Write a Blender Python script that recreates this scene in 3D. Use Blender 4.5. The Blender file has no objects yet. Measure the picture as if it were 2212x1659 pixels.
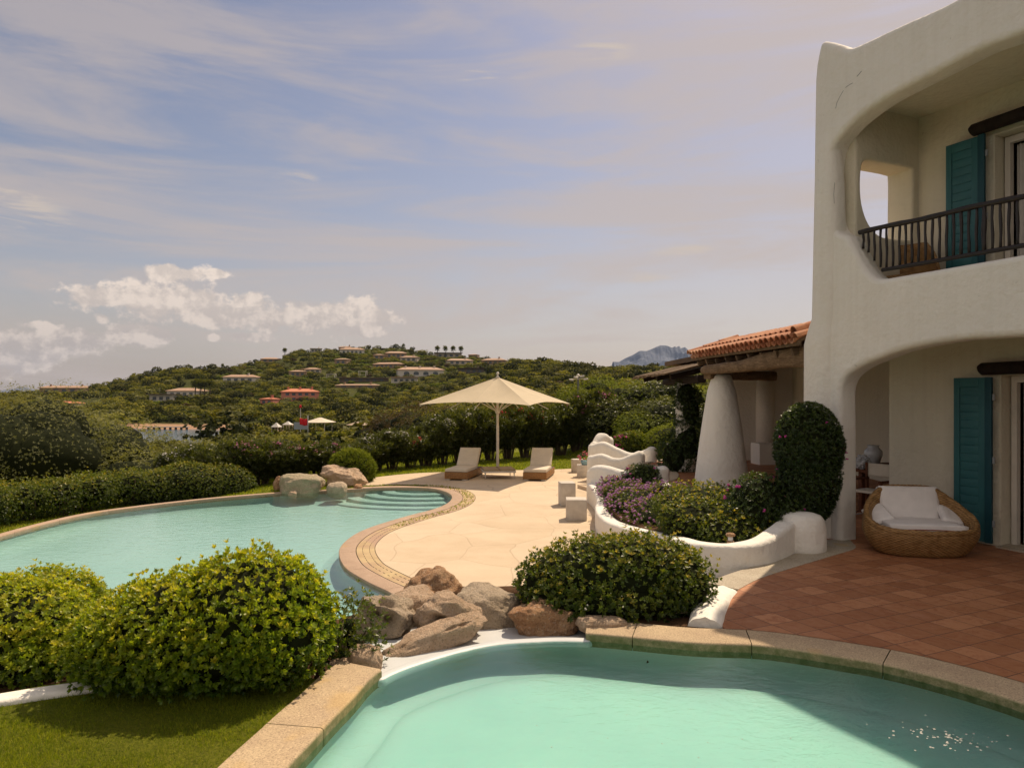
import bpy, bmesh, math, random
import numpy as np
from mathutils import Vector, Matrix, noise as mn
random.seed(5); RNG = np.random.default_rng(11)
SC = bpy.context.scene; COL = SC.collection
F_, CX, HZ = 1550.0, 1106.0, 850.0            # focal length, centre column and horizon row (2212 px wide frame)
ZT, ZD = -2.08, -2.78                          # terrace and pool deck below the eye
def at(u, v, Y): return ((u-CX)/F_*Y, Y, (HZ-v)/F_*Y)
def gp(u, v, z=ZT):
    Y = -z*F_/(v-HZ); return ((u-CX)/F_*Y, Y)
rad = math.radians
# ------------------------------------------------------------------ tagging
def tag(o, label=None, cat=None, group=None, kind=None):
    if label: o['label'] = label
    if cat: o['category'] = cat
    if group: o['group'] = group
    if kind: o['kind'] = kind
    return o
def empty(name, loc=(0,0,0), label=None, cat=None, group=None, rz=0):
    o = bpy.data.objects.new(name, None); COL.objects.link(o); o.location = loc; o.rotation_euler = (0,0,rz)
    o.empty_display_size = .2
    return tag(o, label, cat, group)
def place(o, parent):
    COL.objects.link(o)
    if parent is not None:
        o.parent = parent
        bpy.context.view_layer.update() if False else None
    return o
def inv_of(parent):
    m = Matrix.Identity(4); p = parent; chain = []
    while p is not None: chain.append(p); p = p.parent
    for q in reversed(chain): m = m @ (Matrix.Translation(q.location) @ q.rotation_euler.to_matrix().to_4x4())
    return m.inverted()
# world=True: vertices given in world space although the object has a parent
def mk(name, V, F, mat, parent=None, smooth=False, world=False, sharp=None):
    me = bpy.data.meshes.new(name)
    if isinstance(V, np.ndarray) and isinstance(F, np.ndarray):
        n, k = F.shape
        me.vertices.add(len(V)); me.vertices.foreach_set('co', V.astype(np.float32).ravel())
        me.loops.add(n*k); me.loops.foreach_set('vertex_index', F.astype(np.int32).ravel())
        me.polygons.add(n); me.polygons.foreach_set('loop_start', np.arange(0, n*k, k, dtype=np.int32))
        me.update(calc_edges=True)
    else:
        me.from_pydata([tuple(v) for v in V], [], [tuple(f) for f in F]); me.update()
    if smooth: me.polygons.foreach_set('use_smooth', np.ones(len(me.polygons), dtype=bool))
    for m in (mat if isinstance(mat, (list, tuple)) else [mat]): me.materials.append(m)
    if sharp:
        bm = bmesh.new(); bm.from_mesh(me)
        bmesh.ops.recalc_face_normals(bm, faces=bm.faces)
        for e in bm.edges:
            if len(e.link_faces) == 2 and e.calc_face_angle(0) > rad(sharp): e.smooth = False
        for f in bm.faces: f.smooth = True
        bm.to_mesh(me); bm.free()
    o = bpy.data.objects.new(name, me); place(o, parent)
    if world and parent is not None: me.transform(inv_of(parent))
    return o
def set_tint(o, t):
    a = o.data.attributes.new('tint', 'FLOAT', 'POINT'); a.data.foreach_set('value', np.asarray(t, dtype=np.float32))
class MB:
    def __init__(s): s.v = []; s.f = []
    def add(s, V, F):
        b = len(s.v); s.v += [tuple(p) for p in V]; s.f += [tuple(b+i for i in f) for f in F]; return s
    def box(s, c, d, rz=0, bev=0, M=None):
        x, y, z = d[0]/2, d[1]/2, d[2]/2
        if bev <= 0:
            V = [(-x,-y,-z),(x,-y,-z),(x,y,-z),(-x,y,-z),(-x,-y,z),(x,-y,z),(x,y,z),(-x,y,z)]
            F = [(3,2,1,0),(4,5,6,7),(0,1,5,4),(1,2,6,5),(2,3,7,6),(3,0,4,7)]
        else:
            bm = bmesh.new(); bmesh.ops.create_cube(bm, size=1)
            for v in bm.verts: v.co = (v.co.x*d[0], v.co.y*d[1], v.co.z*d[2])
            bmesh.ops.bevel(bm, geom=list(bm.edges), offset=bev, segments=3, affect='EDGES', profile=.5)
            V = [tuple(v.co) for v in bm.verts]; bm.verts.index_update(); F = [[v.index for v in f.verts] for f in bm.faces]; bm.free()
        R = Matrix.Translation(c) @ Matrix.Rotation(rz, 4, 'Z')
        if M is not None: R = M @ R
        return s.add([R @ Vector(v) for v in V], F)
    def tube(s, pts, r, n=10, cap=True):
        pts = [Vector(p) for p in pts]; rs = r if isinstance(r, (list, tuple)) else [r]*len(pts)
        V = []; up = Vector((0,0,1)); prev = None
        for i, p in enumerate(pts):
            d = (pts[min(i+1, len(pts)-1)] - pts[max(i-1, 0)]).normalized()
            a = prev if prev is not None else (up if abs(d.z) < .9 else Vector((1,0,0)))
            x = (a - d*a.dot(d)).normalized(); y = d.cross(x); prev = x
            for k in range(n):
                th = 2*math.pi*k/n; V.append(p + (x*math.cos(th) + y*math.sin(th))*rs[i])
        F = []
        for i in range(len(pts)-1):
            for k in range(n):
                a = i*n+k; b = i*n+(k+1) % n; F.append((a, b, b+n, a+n))
        if cap: F.append(tuple(range(n-1, -1, -1))); F.append(tuple((len(pts)-1)*n+k for k in range(n)))
        return s.add(V, F)
    def lathe(s, prof, c=(0,0,0), n=24, sx=1, sy=1, fn=None):
        V = []
        for r, z in prof:
            for k in range(n):
                th = 2*math.pi*k/n; q = fn(th, z) if fn else 1
                V.append((c[0]+r*q*sx*math.cos(th), c[1]+r*q*sy*math.sin(th), c[2]+z))
        F = [(i*n+k, i*n+(k+1) % n, (i+1)*n+(k+1) % n, (i+1)*n+k) for i in range(len(prof)-1) for k in range(n)]
        F.append(tuple(range(n-1, -1, -1))); F.append(tuple((len(prof)-1)*n+k for k in range(n)))
        return s.add(V, F)
    def build(s, name, mat, parent=None, smooth=False, sharp=None, world=False): return mk(name, s.v, s.f, mat, parent, smooth, world, sharp)
def cr(pts, n=8, closed=False):                 # Catmull-Rom resample (any dimension)
    P = np.array(pts, float); m = len(P); out = []
    segs = m if closed else m-1
    for i in range(segs):
        g = (lambda k: P[k % m]) if closed else (lambda k: P[min(max(k, 0), m-1)])
        p0, p1, p2, p3 = g(i-1), g(i), g(i+1), g(i+2)
        for j in range(n):
            t = j/n; out.append(.5*((2*p1)+(-p0+p2)*t+(2*p0-5*p1+4*p2-p3)*t*t+(-p0+3*p1-3*p2+p3)*t**3))
    if not closed: out.append(P[-1])
    return np.array(out)
def offset(path, d, closed=True):               # horizontal offset of a 2-d polyline
    P = np.array(path)[:, :2]
    if closed: T = np.roll(P, -1, 0)-np.roll(P, 1, 0)
    else: T = np.gradient(P, axis=0)
    T /= np.linalg.norm(T, axis=1)[:, None]+1e-9
    return P + d*np.stack([T[:, 1], -T[:, 0]], 1)
def ccw(P):
    P = np.array(P)[:, :2]; a = np.sum(P[:, 0]*np.roll(P[:, 1], -1)-np.roll(P[:, 0], -1)*P[:, 1])
    return P if a > 0 else P[::-1]
# filled outline with holes, extruded; returns mesh data (x, y, depth) before mapping
def plate(loops, depth=0, bev=0, res=3):
    cu = bpy.data.curves.new('c', 'CURVE'); cu.dimensions = '2D'; cu.fill_mode = 'BOTH' if depth else 'FRONT'
    cu.extrude = max(depth/2-bev, 0); cu.bevel_depth = bev; cu.bevel_resolution = res; cu.offset = -bev
    for L in loops:
        sp = cu.splines.new('POLY'); sp.points.add(len(L)-1)
        for p, q in zip(sp.points, L): p.co = (q[0], q[1], 0, 1)
        sp.use_cyclic_u = True
    ob = bpy.data.objects.new('c', cu); COL.objects.link(ob); bpy.context.view_layer.update()
    dg = bpy.context.evaluated_depsgraph_get(); me = bpy.data.meshes.new_from_object(ob.evaluated_get(dg))
    bpy.data.objects.remove(ob); bpy.data.curves.remove(cu)
    return me
def plate_obj(name, loops, fn, mat, parent=None, depth=0, bev=0, res=3, world=True):
    me = plate(loops, depth, bev, res); me.name = name
    bm = bmesh.new(); bm.from_mesh(me); bpy.data.meshes.remove(me)
    bmesh.ops.remove_doubles(bm, verts=bm.verts, dist=1e-5)
    cap = [abs(f.normal.z) > .999 for f in bm.faces]
    for v in bm.verts: v.co = fn(*v.co)
    if depth: bmesh.ops.recalc_face_normals(bm, faces=bm.faces)
    else:
        for f in bm.faces:
            f.normal_update()
            if f.normal.z < 0: f.normal_flip()
    bm.faces.ensure_lookup_table()
    for f, c in zip(bm.faces, cap): f.smooth = not c
    for e in bm.edges:
        if len(e.link_faces) == 2 and e.calc_face_angle(0) > rad(50): e.smooth = False
    me = bpy.data.meshes.new(name); bm.to_mesh(me); bm.free()
    me.materials.append(mat); o = bpy.data.objects.new(name, me); place(o, parent)
    if parent is not None and world: me.transform(inv_of(parent))
    return o
def sheet(name, loops, z, mat, parent=None): return plate_obj(name, loops, lambda x, y, c: (x, y, z), mat, parent)
def slab(name, loops, ztop, th, mat, parent=None, bev=0): return plate_obj(name, loops, lambda x, y, c: (x, y, ztop-th/2+c), mat, parent, depth=th, bev=bev)
# wall swept along a path: rows (x, y, zbottom, ztop, width); rounded top and rounded ends
def sweep_wall(name, rows, mat, parent=None, n=6, r=.08, closed=False, ends=True, seg=4, dome=0):
    P = cr(rows, n, closed) if n > 1 else np.array(rows, float)
    T = (np.roll(P, -1, 0)-np.roll(P, 1, 0)) if closed else np.gradient(P, axis=0)
    T = T[:, :2]/(np.linalg.norm(T[:, :2], axis=1)[:, None]+1e-9)
    rowsx = []
    for i in range(len(P)): rowsx.append((P[i, 0], P[i, 1], P[i, 2], P[i, 3], P[i, 4], T[i, 0], T[i, 1]))
    if ends and not closed:
        def cap(q, sgn):
            out = []
            for a in (15, 35, 55, 75, 90):
                c, s = math.cos(rad(a)), math.sin(rad(a)); w = q[4]/2
                out.append((q[0]+sgn*q[5]*w*s, q[1]+sgn*q[6]*w*s, q[2], q[3]-r*.9*(1-c)**1.5, max(q[4]*c, .01), q[5], q[6]))
            return out
        rowsx = cap(rowsx[0], -1)[::-1] + rowsx + cap(rowsx[-1], 1)
    V = []; m = 0
    for (x, y, zb, zt, w, tx, ty) in rowsx:
        nx, ny = ty, -tx; rr = min(r, w*.499); prof = [(-w/2, zb), (-w/2, zb+(zt-rr-zb)*.5)]
        for k in range(seg+1):
            a = math.pi/2*k/seg; prof.append((-w/2+rr-rr*math.cos(a), zt-rr+rr*math.sin(a)))
        if dome: prof.append((0, zt+dome))
        for k in range(seg, -1, -1):
            a = math.pi/2*k/seg; prof.append((w/2-rr+rr*math.cos(a), zt-rr+rr*math.sin(a)))
        prof += [(w/2, zb+(zt-rr-zb)*.5), (w/2, zb)]; m = len(prof)
        for s, z in prof: V.append((x+nx*s, y+ny*s, z))
    F = []; R = len(rowsx)
    for i in range(R if closed else R-1):
        j = (i+1) % R
        for k in range(m-1): F.append((i*m+k, i*m+k+1, j*m+k+1, j*m+k))
    if not closed: F.append(tuple(range(m))); F.append(tuple((R-1)*m+k for k in range(m-1, -1, -1)))
    return mk(name, V, F, mat, parent, sharp=55, world=True)
def ico(sub):
    bm = bmesh.new(); bmesh.ops.create_icosphere(bm, subdivisions=sub, radius=1)
    V = np.array([v.co[:] for v in bm.verts]); bm.verts.index_update(); F = np.array([[v.index for v in f.verts] for f in bm.faces]); bm.free()
    return V, F
# ------------------------------------------------------------------ materials
class NT:
    def __init__(s, nt): s.nt = nt; s.n = nt.nodes; s.l = nt.links
    def new(s, t, **kw):
        n = s.n.new(t)
        for k, v in kw.items():
            if k.startswith('i_'):
                key = k[2:]; key = int(key) if key.isdigit() else key.replace('_', ' ')
                s.put(n.inputs[key], v)
            else: setattr(n, k, v)
        return n
    def put(s, inp, v):
        if hasattr(v, 'bl_idname') and hasattr(v, 'outputs'): v = v.outputs[0]
        if isinstance(v, bpy.types.NodeSocket): s.l.new(v, inp)
        else:
            if isinstance(v, (tuple, list)) and len(v) == 3 and inp.type == 'RGBA': v = (*v, 1)
            inp.default_value = v
    def math(s, op, a, b=0, c=0, clamp=False):
        n = s.n.new('ShaderNodeMath'); n.operation = op; n.use_clamp = clamp
        for i, q in enumerate((a, b, c)): s.put(n.inputs[i], q)
        return n.outputs[0]
    def noise(s, vec, scale, detail=4, rough=.55, dist=0, dim='3D'):
        n = s.new('ShaderNodeTexNoise', noise_dimensions=dim, i_Scale=scale, i_Detail=detail, i_Roughness=rough, i_Distortion=dist)
        if vec is not None: s.put(n.inputs['Vector'], vec)
        return n
    def ramp(s, fac, stops, interp='LINEAR'):
        n = s.n.new('ShaderNodeValToRGB'); n.color_ramp.interpolation = interp; e = n.color_ramp.elements
        while len(e) < len(stops): e.new(.5)
        for q, (p, c) in zip(e, stops): q.position = p; q.color = (*c, 1) if len(c) == 3 else c
        s.put(n.inputs[0], fac); return n
    def mix(s, fac, a, b, mode='MIX'):
        n = s.n.new('ShaderNodeMix'); n.data_type = 'RGBA'; n.blend_type = mode
        s.put(n.inputs[0], fac); s.put(n.inputs[6], a); s.put(n.inputs[7], b); return n.outputs[2]
    def mapr(s, v, a, b, c=0, d=1, sm=False):
        n = s.n.new('ShaderNodeMapRange'); n.interpolation_type = 'SMOOTHSTEP' if sm else 'LINEAR'
        for i, q in enumerate((v, a, b, c, d)): s.put(n.inputs[i], q)
        return n.outputs[0]
def mat(name):
    m = bpy.data.materials.new(name); m.use_nodes = True; m.node_tree.nodes.clear(); T = NT(m.node_tree)
    T.out = T.new('ShaderNodeOutputMaterial'); T.m = m; return T
def bsdf(T, col, rough=.7, spec=.3, bump=None, bstr=.3, bdist=.01, **kw):
    b = T.new('ShaderNodeBsdfPrincipled'); T.put(b.inputs['Base Color'], col); T.put(b.inputs['Roughness'], rough)
    b.inputs['Specular IOR Level'].default_value = spec
    if bump is not None:
        bn = T.new('ShaderNodeBump', i_Strength=bstr, i_Distance=bdist); T.put(bn.inputs['Height'], bump); T.l.new(bn.outputs[0], b.inputs['Normal'])
    T.l.new(b.outputs[0], T.out.inputs[0]); return b
def pos(T): return T.new('ShaderNodeNewGeometry').outputs['Position']
def obc(T): return T.new('ShaderNodeTexCoord').outputs['Object']
def simple(name, c1, c2=None, scale=5, rough=.7, spec=.3, bstr=.2, bdist=.005, bscale=60, world=True, detail=5):
    T = mat(name); p = pos(T) if world else obc(T)
    c2 = c2 or tuple(x*.85 for x in c1)
    col = T.mix(T.mapr(T.noise(p, scale, detail), .3, .7), c1, c2)
    bsdf(T, col, rough, spec, T.noise(p, bscale, 3), bstr, bdist); return T.m
def mapping(T, v, rot=(0,0,0), sc=(1,1,1), loc=(0,0,0)):
    n = T.new('ShaderNodeMapping'); T.put(n.inputs[0], v); n.inputs['Rotation'].default_value = rot; n.inputs['Scale'].default_value = sc; n.inputs['Location'].default_value = loc
    return n.outputs[0]
M = {}
def stucco(name, c1, c2):
    T = mat(name); p = pos(T)
    streak = T.noise(mapping(T, p, sc=(13, 13, .6)), 1, 6)
    big = T.noise(p, .9, 4)
    c = T.mix(T.math('MULTIPLY', T.mapr(streak, .42, .70), .32), c1, c2)
    c = T.mix(T.math('MULTIPLY', T.mapr(big, .45, .7), .35), c, tuple(x*.86 for x in c1))
    spot = T.mapr(T.noise(p, 14, 2), .74, .78)
    c = T.mix(T.math('MULTIPLY', spot, .3), c, (.25, .22, .18))
    h = T.math('ADD', T.math('MULTIPLY', T.noise(p, 2.6, 3), 6), T.math('ADD', T.math('MULTIPLY', T.noise(p, 11, 5, .6), 3), T.math('MULTIPLY', T.noise(p, 120, 2), .35)))
    bsdf(T, c, .85, .2, h, .6, .011); return T.m
M['stucco'] = stucco('white_stucco', (.82, .78, .71), (.72, .67, .59))
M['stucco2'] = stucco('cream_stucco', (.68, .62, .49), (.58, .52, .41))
def granite(name, ca, cb, cc, moss=False):
    T = mat(name); p = pos(T)
    c = T.mix(T.mapr(T.noise(p, 4, 5), .35, .65), ca, cb)
    sp = T.noise(p, 85, 3, .7)
    c = T.mix(T.math('MULTIPLY', T.mapr(sp, .5, .62), .6), c, cc)
    c = T.mix(T.math('MULTIPLY', T.mapr(T.noise(p, 60, 2), .58, .66), .5), c, tuple(min(1, x*1.35) for x in ca))
    c = T.mix(T.math('MULTIPLY', T.mapr(T.noise(p, 1.7, 3), .6, .68), .35), c, (.50, .32, .10))
    if moss:
        nz = T.new('ShaderNodeNewGeometry'); sx = T.new('ShaderNodeSeparateXYZ'); T.l.new(nz.outputs['Normal'], sx.inputs[0])
        side = T.mapr(sx.outputs[2], .75, .2)
        pat = T.mapr(T.noise(p, 12, 6, .7), .33, .6)
        c = T.mix(T.math('MULTIPLY', side, T.math('ADD', T.math('MULTIPLY', pat, .5), .45)), c, (.12, .13, .05))
    h = T.math('ADD', T.noise(p, 160, 3), T.math('MULTIPLY', T.noise(p, 9, 4), 2))
    bsdf(T, c, .85, .25, h, .5, .004); return T.m
M['coping'] = granite('yellow_granite', (.50, .38, .24), (.42, .31, .20), (.16, .12, .08), True)
M['coping2'] = granite('pink_granite', (.46, .33, .24), (.40, .28, .20), (.2, .15, .1))
M['strip'] = granite('sand_granite', (.46, .40, .31), (.40, .34, .26), (.2, .17, .12))
def deck():
    T = mat('deck_stone'); p = pos(T)
    v = T.new('ShaderNodeTexVoronoi', feature='DISTANCE_TO_EDGE', i_Scale=.72, i_Randomness=.9)
    pn = T.new('ShaderNodeVectorMath', operation='ADD'); T.put(pn.inputs[0], mapping(T, p, sc=(1, .8, 0)))
    wob = T.new('ShaderNodeVectorMath', operation='SCALE'); T.put(wob.inputs[0], T.noise(p, .8, 1).outputs['Color']); wob.inputs['Scale'].default_value = .35
    T.l.new(wob.outputs[0], pn.inputs[1]); T.l.new(pn.outputs[0], v.inputs['Vector'])
    v2 = T.new('ShaderNodeTexVoronoi', feature='F1', i_Scale=.72, i_Randomness=.9); T.l.new(pn.outputs[0], v2.inputs['Vector'])
    joint = T.mapr(v.outputs['Distance'], .003, .009, 1, 0)
    c = T.mix(T.mapr(T.noise(p, 1.1, 5), .35, .65), (.60, .475, .33), (.52, .40, .27))
    sep = T.new('ShaderNodeSeparateColor'); T.l.new(v2.outputs['Color'], sep.inputs[0])
    c = T.mix(T.math('MULTIPLY', sep.outputs[0], .40), c, (.66, .54, .40))
    c = T.mix(T.math('MULTIPLY', T.mapr(T.noise(p, 130, 3, .6), .52, .66), .35), c, (.33, .24, .15))
    c = T.mix(T.math('MULTIPLY', T.mapr(T.noise(p, .5, 6, .65), .54, .68), .35), c, (.44, .33, .21))
    c = T.mix(T.math('MULTIPLY', joint, .32), c, (.26, .18, .11))
    bsdf(T, c, .75, .25, T.math('SUBTRACT', T.math('MULTIPLY', T.noise(p, 120, 3), .4), joint), .35, .004); return T.m
M['deck'] = deck()
def terracotta(rot):
    T = mat('terracotta_tiles'); p = mapping(T, pos(T), rot=(0, 0, rot))
    b = T.new('ShaderNodeTexBrick', offset=0, squash=1, i_Color1=(.0, .0, .0), i_Color2=(1., 1., 1.), i_Mortar=(.5, .5, .5), i_Scale=1, i_Mortar_Size=.0038, i_Mortar_Smooth=.1, i_Bias=0, i_Brick_Width=.27, i_Row_Height=.27)
    T.put(b.inputs['Vector'], p)
    c = T.ramp(b.outputs['Color'], [(0, (.30, .12, .05)), (.5, (.355, .15, .065)), (1, (.45, .205, .095))]).outputs[0]
    q = pos(T); st = T.noise(q, 7, 6, .65, 1.2)
    c = T.mix(T.math('MULTIPLY', T.mapr(st, .5, .7), .55), c, (.24, .075, .035))
    c = T.mix(T.math('MULTIPLY', T.mapr(T.noise(q, 3.1, 5, .6, 2), .55, .7), .4), c, (.44, .21, .12))
    c = T.mix(b.outputs['Fac'], c, (.09, .05, .035))
    bsdf(T, c, T.mapr(st, .3, .7, .5, .75), .3, T.math('SUBTRACT', T.math('MULTIPLY', T.noise(q, 40, 4), .3), b.outputs['Fac']), .5, .005); return T.m
def gutter():
    T = mat('gutter_bricks'); p = pos(T)
    b = T.new('ShaderNodeTexVoronoi', feature='F1', i_Scale=6); T.put(b.inputs['Vector'], p)
    c = T.mix(T.mapr(T.noise(p, 3, 4), .3, .7), (.52, .40, .22), (.40, .28, .16))
    c = T.mix(T.mapr(T.noise(p, 1.3, 3), .45, .6), c, (.40, .27, .19))
    bsdf(T, c, .8, .2, T.noise(p, 80, 3), .3, .004); return T.m
M['gutter'] = gutter()
def water(name, tint, ripple, rscale, fres=1.33):
    T = mat(name); p = pos(T)
    h = T.math('ADD', T.noise(mapping(T, p, sc=(1, 1.6, 1)), rscale, 3, .55, .6), T.math('MULTIPLY', T.noise(p, rscale*5, 2, .5, .4), .25))
    bn = T.new('ShaderNodeBump', i_Strength=ripple, i_Distance=.02); T.put(bn.inputs['Height'], h)
    fr = T.new('ShaderNodeFresnel', i_IOR=fres); T.l.new(bn.outputs[0], fr.inputs['Normal'])
    tr = T.new('ShaderNodeBsdfTransparent', i_Color=tint)
    gl = T.new('ShaderNodeBsdfGlossy', i_Roughness=.02, i_Color=(1, 1, 1)); T.l.new(bn.outputs[0], gl.inputs['Normal'])
    mx = T.new('ShaderNodeMixShader'); T.l.new(fr.outputs[0], mx.inputs[0]); T.l.new(tr.outputs[0], mx.inputs[1]); T.l.new(gl.outputs[0], mx.inputs[2])
    T.l.new(mx.outputs[0], T.out.inputs[0]); return T.m
M['water'] = water('pool_water', (.70, .94, .90), .34, 7)
M['water2'] = water('lower_pool_water', (.76, .93, .92), .5, 4)
M['sea'] = simple('sea_water', (.10, .15, .20), (.13, .18, .22), .3, .15, .5, .3, .05, 2)
M['plaster'] = simple('pool_plaster', (.60, .71, .66), (.53, .64, .61), 1.2, .6, .2, .25, .01, 9)
for _m in ('plaster',):
    _b = [n for n in M[_m].node_tree.nodes if n.type == 'BSDF_PRINCIPLED'][0]; _b.inputs['Subsurface Weight'].default_value = .45; _b.inputs['Subsurface Radius'].default_value = (.35, .9, .75); _b.inputs['Subsurface Scale'].default_value = 1.0
M['plaster2'] = simple('lower_pool_plaster', (.52, .64, .61), (.47, .60, .57), .8, .6, .2, .2, .01, 6)
M['plaster3'] = simple('pool_step_plaster', (.60, .71, .67), (.56, .67, .63), 1.2, .6, .2)
M['trough'] = simple('white_pool_paint', (.60, .61, .61), (.53, .55, .56), 3, .45, .4, .2, .004, 30)
def leafmat(name, stops, trans=.4, rough=.42, spec=.45):
    T = mat(name); a = T.new('ShaderNodeAttribute', attribute_name='tint')
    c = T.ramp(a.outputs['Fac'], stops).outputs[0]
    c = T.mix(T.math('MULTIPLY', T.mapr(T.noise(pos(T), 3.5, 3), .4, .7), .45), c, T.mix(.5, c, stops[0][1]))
    b = T.new('ShaderNodeBsdfPrincipled', i_Roughness=rough); b.inputs['Specular IOR Level'].default_value = spec; T.put(b.inputs['Base Color'], c)
    t = T.new('ShaderNodeBsdfTranslucent'); T.put(t.inputs[0], T.mix(1, c, (1.5, 1.45, .5), 'MULTIPLY'))
    mx = T.new('ShaderNodeMixShader', i_0=trans); T.l.new(b.outputs[0], mx.inputs[1]); T.l.new(t.outputs[0], mx.inputs[2]); T.l.new(mx.outputs[0], T.out.inputs[0])
    return T.m
M['lf_bright'] = leafmat('pittosporum_leaf', [(0, (.05, .10, .012)), (.3, (.15, .225, .016)), (.7, (.32, .37, .022)), (1, (.47, .44, .035))], .5)
M['lf_mid'] = leafmat('dark_pittosporum_leaf', [(0, (.025, .05, .008)), (.5, (.085, .12, .013)), (.85, (.18, .20, .02)), (1, (.42, .33, .05))], .42)
M['lf_dark'] = leafmat('creeper_leaf', [(0, (.015, .035, .008)), (.6, (.045, .075, .012)), (1, (.11, .14, .02))], .3)
M['lf_oleander'] = leafmat('oleander_leaf', [(0, (.024, .036, .010)), (.5, (.07, .085, .016)), (1, (.20, .205, .05))], .4)
M['lf_olive'] = leafmat('olive_leaf', [(0, (.08, .09, .04)), (.5, (.17, .175, .075)), (1, (.28, .27, .12))], .35, .65, .15)
M['lf_lawnedge'] = leafmat('grass_blade', [(0, (.07, .105, .010)), (.5, (.18, .235, .016)), (1, (.36, .36, .035))], .45, .6, .2)
M['lf_far'] = leafmat('far_leaf', [(0, (.034, .046, .011)), (.35, (.09, .104, .017)), (.7, (.205, .20, .032)), (1, (.35, .31, .05))], .3, .7, .15)
M['lf_scrub'] = leafmat('scrub_leaf', [(0, (.02, .028, .008)), (.5, (.058, .064, .014)), (1, (.17, .155, .034))], .25, .7, .15)
M['lf_brown'] = leafmat('brown_scrub_leaf', [(0, (.05, .035, .018)), (.5, (.09, .06, .03)), (1, (.13, .09, .04))], .2, .7, .15)
M['lf_hedge'] = leafmat('far_hedge_leaf', [(0, (.06, .085, .012)), (.5, (.14, .18, .022)), (1, (.26, .28, .04))], .3, .7, .15)
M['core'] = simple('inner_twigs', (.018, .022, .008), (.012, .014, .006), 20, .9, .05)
M['bark'] = simple('bark', (.13, .10, .07), (.07, .055, .04), 8, .9, .1, .6, .01, 40)
M['wood'] = None
def flower(name, c): 
    T = mat(name); b = bsdf(T, T.mix(T.noise(pos(T), 20, 2), c, tuple(x*.75 for x in c)), .6, .2); return T.m
M['fl_pink'] = flower('pink_petals', (.62, .22, .33)); M['fl_white'] = flower('white_petals', (.70, .66, .60)); M['fl_red'] = flower('red_petals', (.55, .05, .06))
M['fl_purple'] = flower('purple_petals', (.50, .22, .46)); M['fl_mag'] = flower('magenta_petals', (.55, .06, .30))
def oldwood(name, ca, cb, sc=(2, 30, 30), world=True):
    T = mat(name); p = mapping(T, pos(T) if world else obc(T), sc=sc)
    n = T.noise(p, 1, 6, .65, 1.5); c = T.mix(T.mapr(n, .35, .65), ca, cb)
    c = T.mix(T.math('MULTIPLY', T.mapr(T.noise(pos(T), 5, 4), .55, .7), .6), c, tuple(x*.35 for x in ca))
    bsdf(T, c, .8, .15, n, .7, .01); return T.m
M['beam'] = oldwood('weathered_beam', (.27, .18, .105), (.11, .07, .04), (26, 3, 26))
M['darkwood'] = oldwood('dark_stained_wood', (.030, .020, .016), (.018, .012, .010), (6, 6, 2))
M['canopy_wood'] = oldwood('grey_planks', (.22, .15, .09), (.09, .06, .04), (3, 22, 22))
M['tealpaint'] = simple('teal_paint', (.036, .14, .15), (.028, .115, .13), 3, .45, .35, .15, .003, 90)
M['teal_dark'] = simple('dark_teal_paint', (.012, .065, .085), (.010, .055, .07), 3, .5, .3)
M['iron'] = simple('dark_rail_wood', (.022, .015, .013), (.014, .010, .009), 8, .45, .4, .4, .004, 50)
M['tile'] = None
def tile():
    T = mat('clay_roof_tiles'); p = pos(T)
    v = T.new('ShaderNodeTexVoronoi', feature='F1', i_Scale=4); T.put(v.inputs['Vector'], p)
    sep = T.new('ShaderNodeSeparateColor'); T.l.new(v.outputs['Color'], sep.inputs[0])
    c = T.ramp(sep.outputs[0], [(0, (.34, .13, .065)), (.5, (.45, .20, .105)), (1, (.54, .30, .18))]).outputs[0]
    c = T.mix(T.math('MULTIPLY', T.mapr(T.noise(p, 10, 5, .7), .55, .68), .6), c, (.20, .13, .08))
    bsdf(T, c, .8, .2, T.noise(p, 60, 3), .4, .004); return T.m
M['tile'] = tile()
def wicker(name, ca, cb, s=60):
    T = mat(name); p = obc(T); sx = T.new('ShaderNodeSeparateXYZ'); T.put(sx.inputs[0], p)
    w1 = T.math('SINE', T.math('MULTIPLY', sx.outputs[2], s*6)); ang = T.math('ARCTAN2', sx.outputs[1], sx.outputs[0])
    w2 = T.math('SINE', T.math('MULTIPLY', ang, s*1.6)); w = T.math('MULTIPLY', w1, w2)
    h = T.math('ADD', T.math('MULTIPLY', w, .5), T.math('MULTIPLY', T.math('ABSOLUTE', w1), .6))
    c = T.mix(T.mapr(h, -.3, .8), tuple(x*.25 for x in ca), ca)
    c = T.mix(T.mapr(T.noise(p, 14, 4), .4, .65), c, T.mix(1, c, cb, 'MULTIPLY'))
    bsdf(T, c, .55, .35, h, .9, .006); return T.m
M['wicker'] = wicker('honey_wicker', (.44, .25, .095), (.65, .6, .5), 30)
def wicker2():
    T = mat('lounger_wicker'); p = obc(T)
    b = T.new('ShaderNodeTexBrick', offset=.5, i_Color1=(.50, .26, .09), i_Color2=(.38, .18, .06), i_Mortar=(.08, .035, .012), i_Scale=1, i_Mortar_Size=.004, i_Brick_Width=.05, i_Row_Height=.022)
    sx = T.new('ShaderNodeSeparateXYZ'); T.put(sx.inputs[0], p); cb = T.new('ShaderNodeCombineXYZ')
    T.l.new(T.math('ADD', sx.outputs[0], sx.outputs[1]), cb.inputs[0]); T.l.new(sx.outputs[2], cb.inputs[1]); T.l.new(cb.outputs[0], b.inputs['Vector'])
    bsdf(T, b.outputs['Color'], .55, .35, T.math('SUBTRACT', 1, b.outputs['Fac']), .6, .004); return T.m
M['wicker2'] = wicker2()
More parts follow.
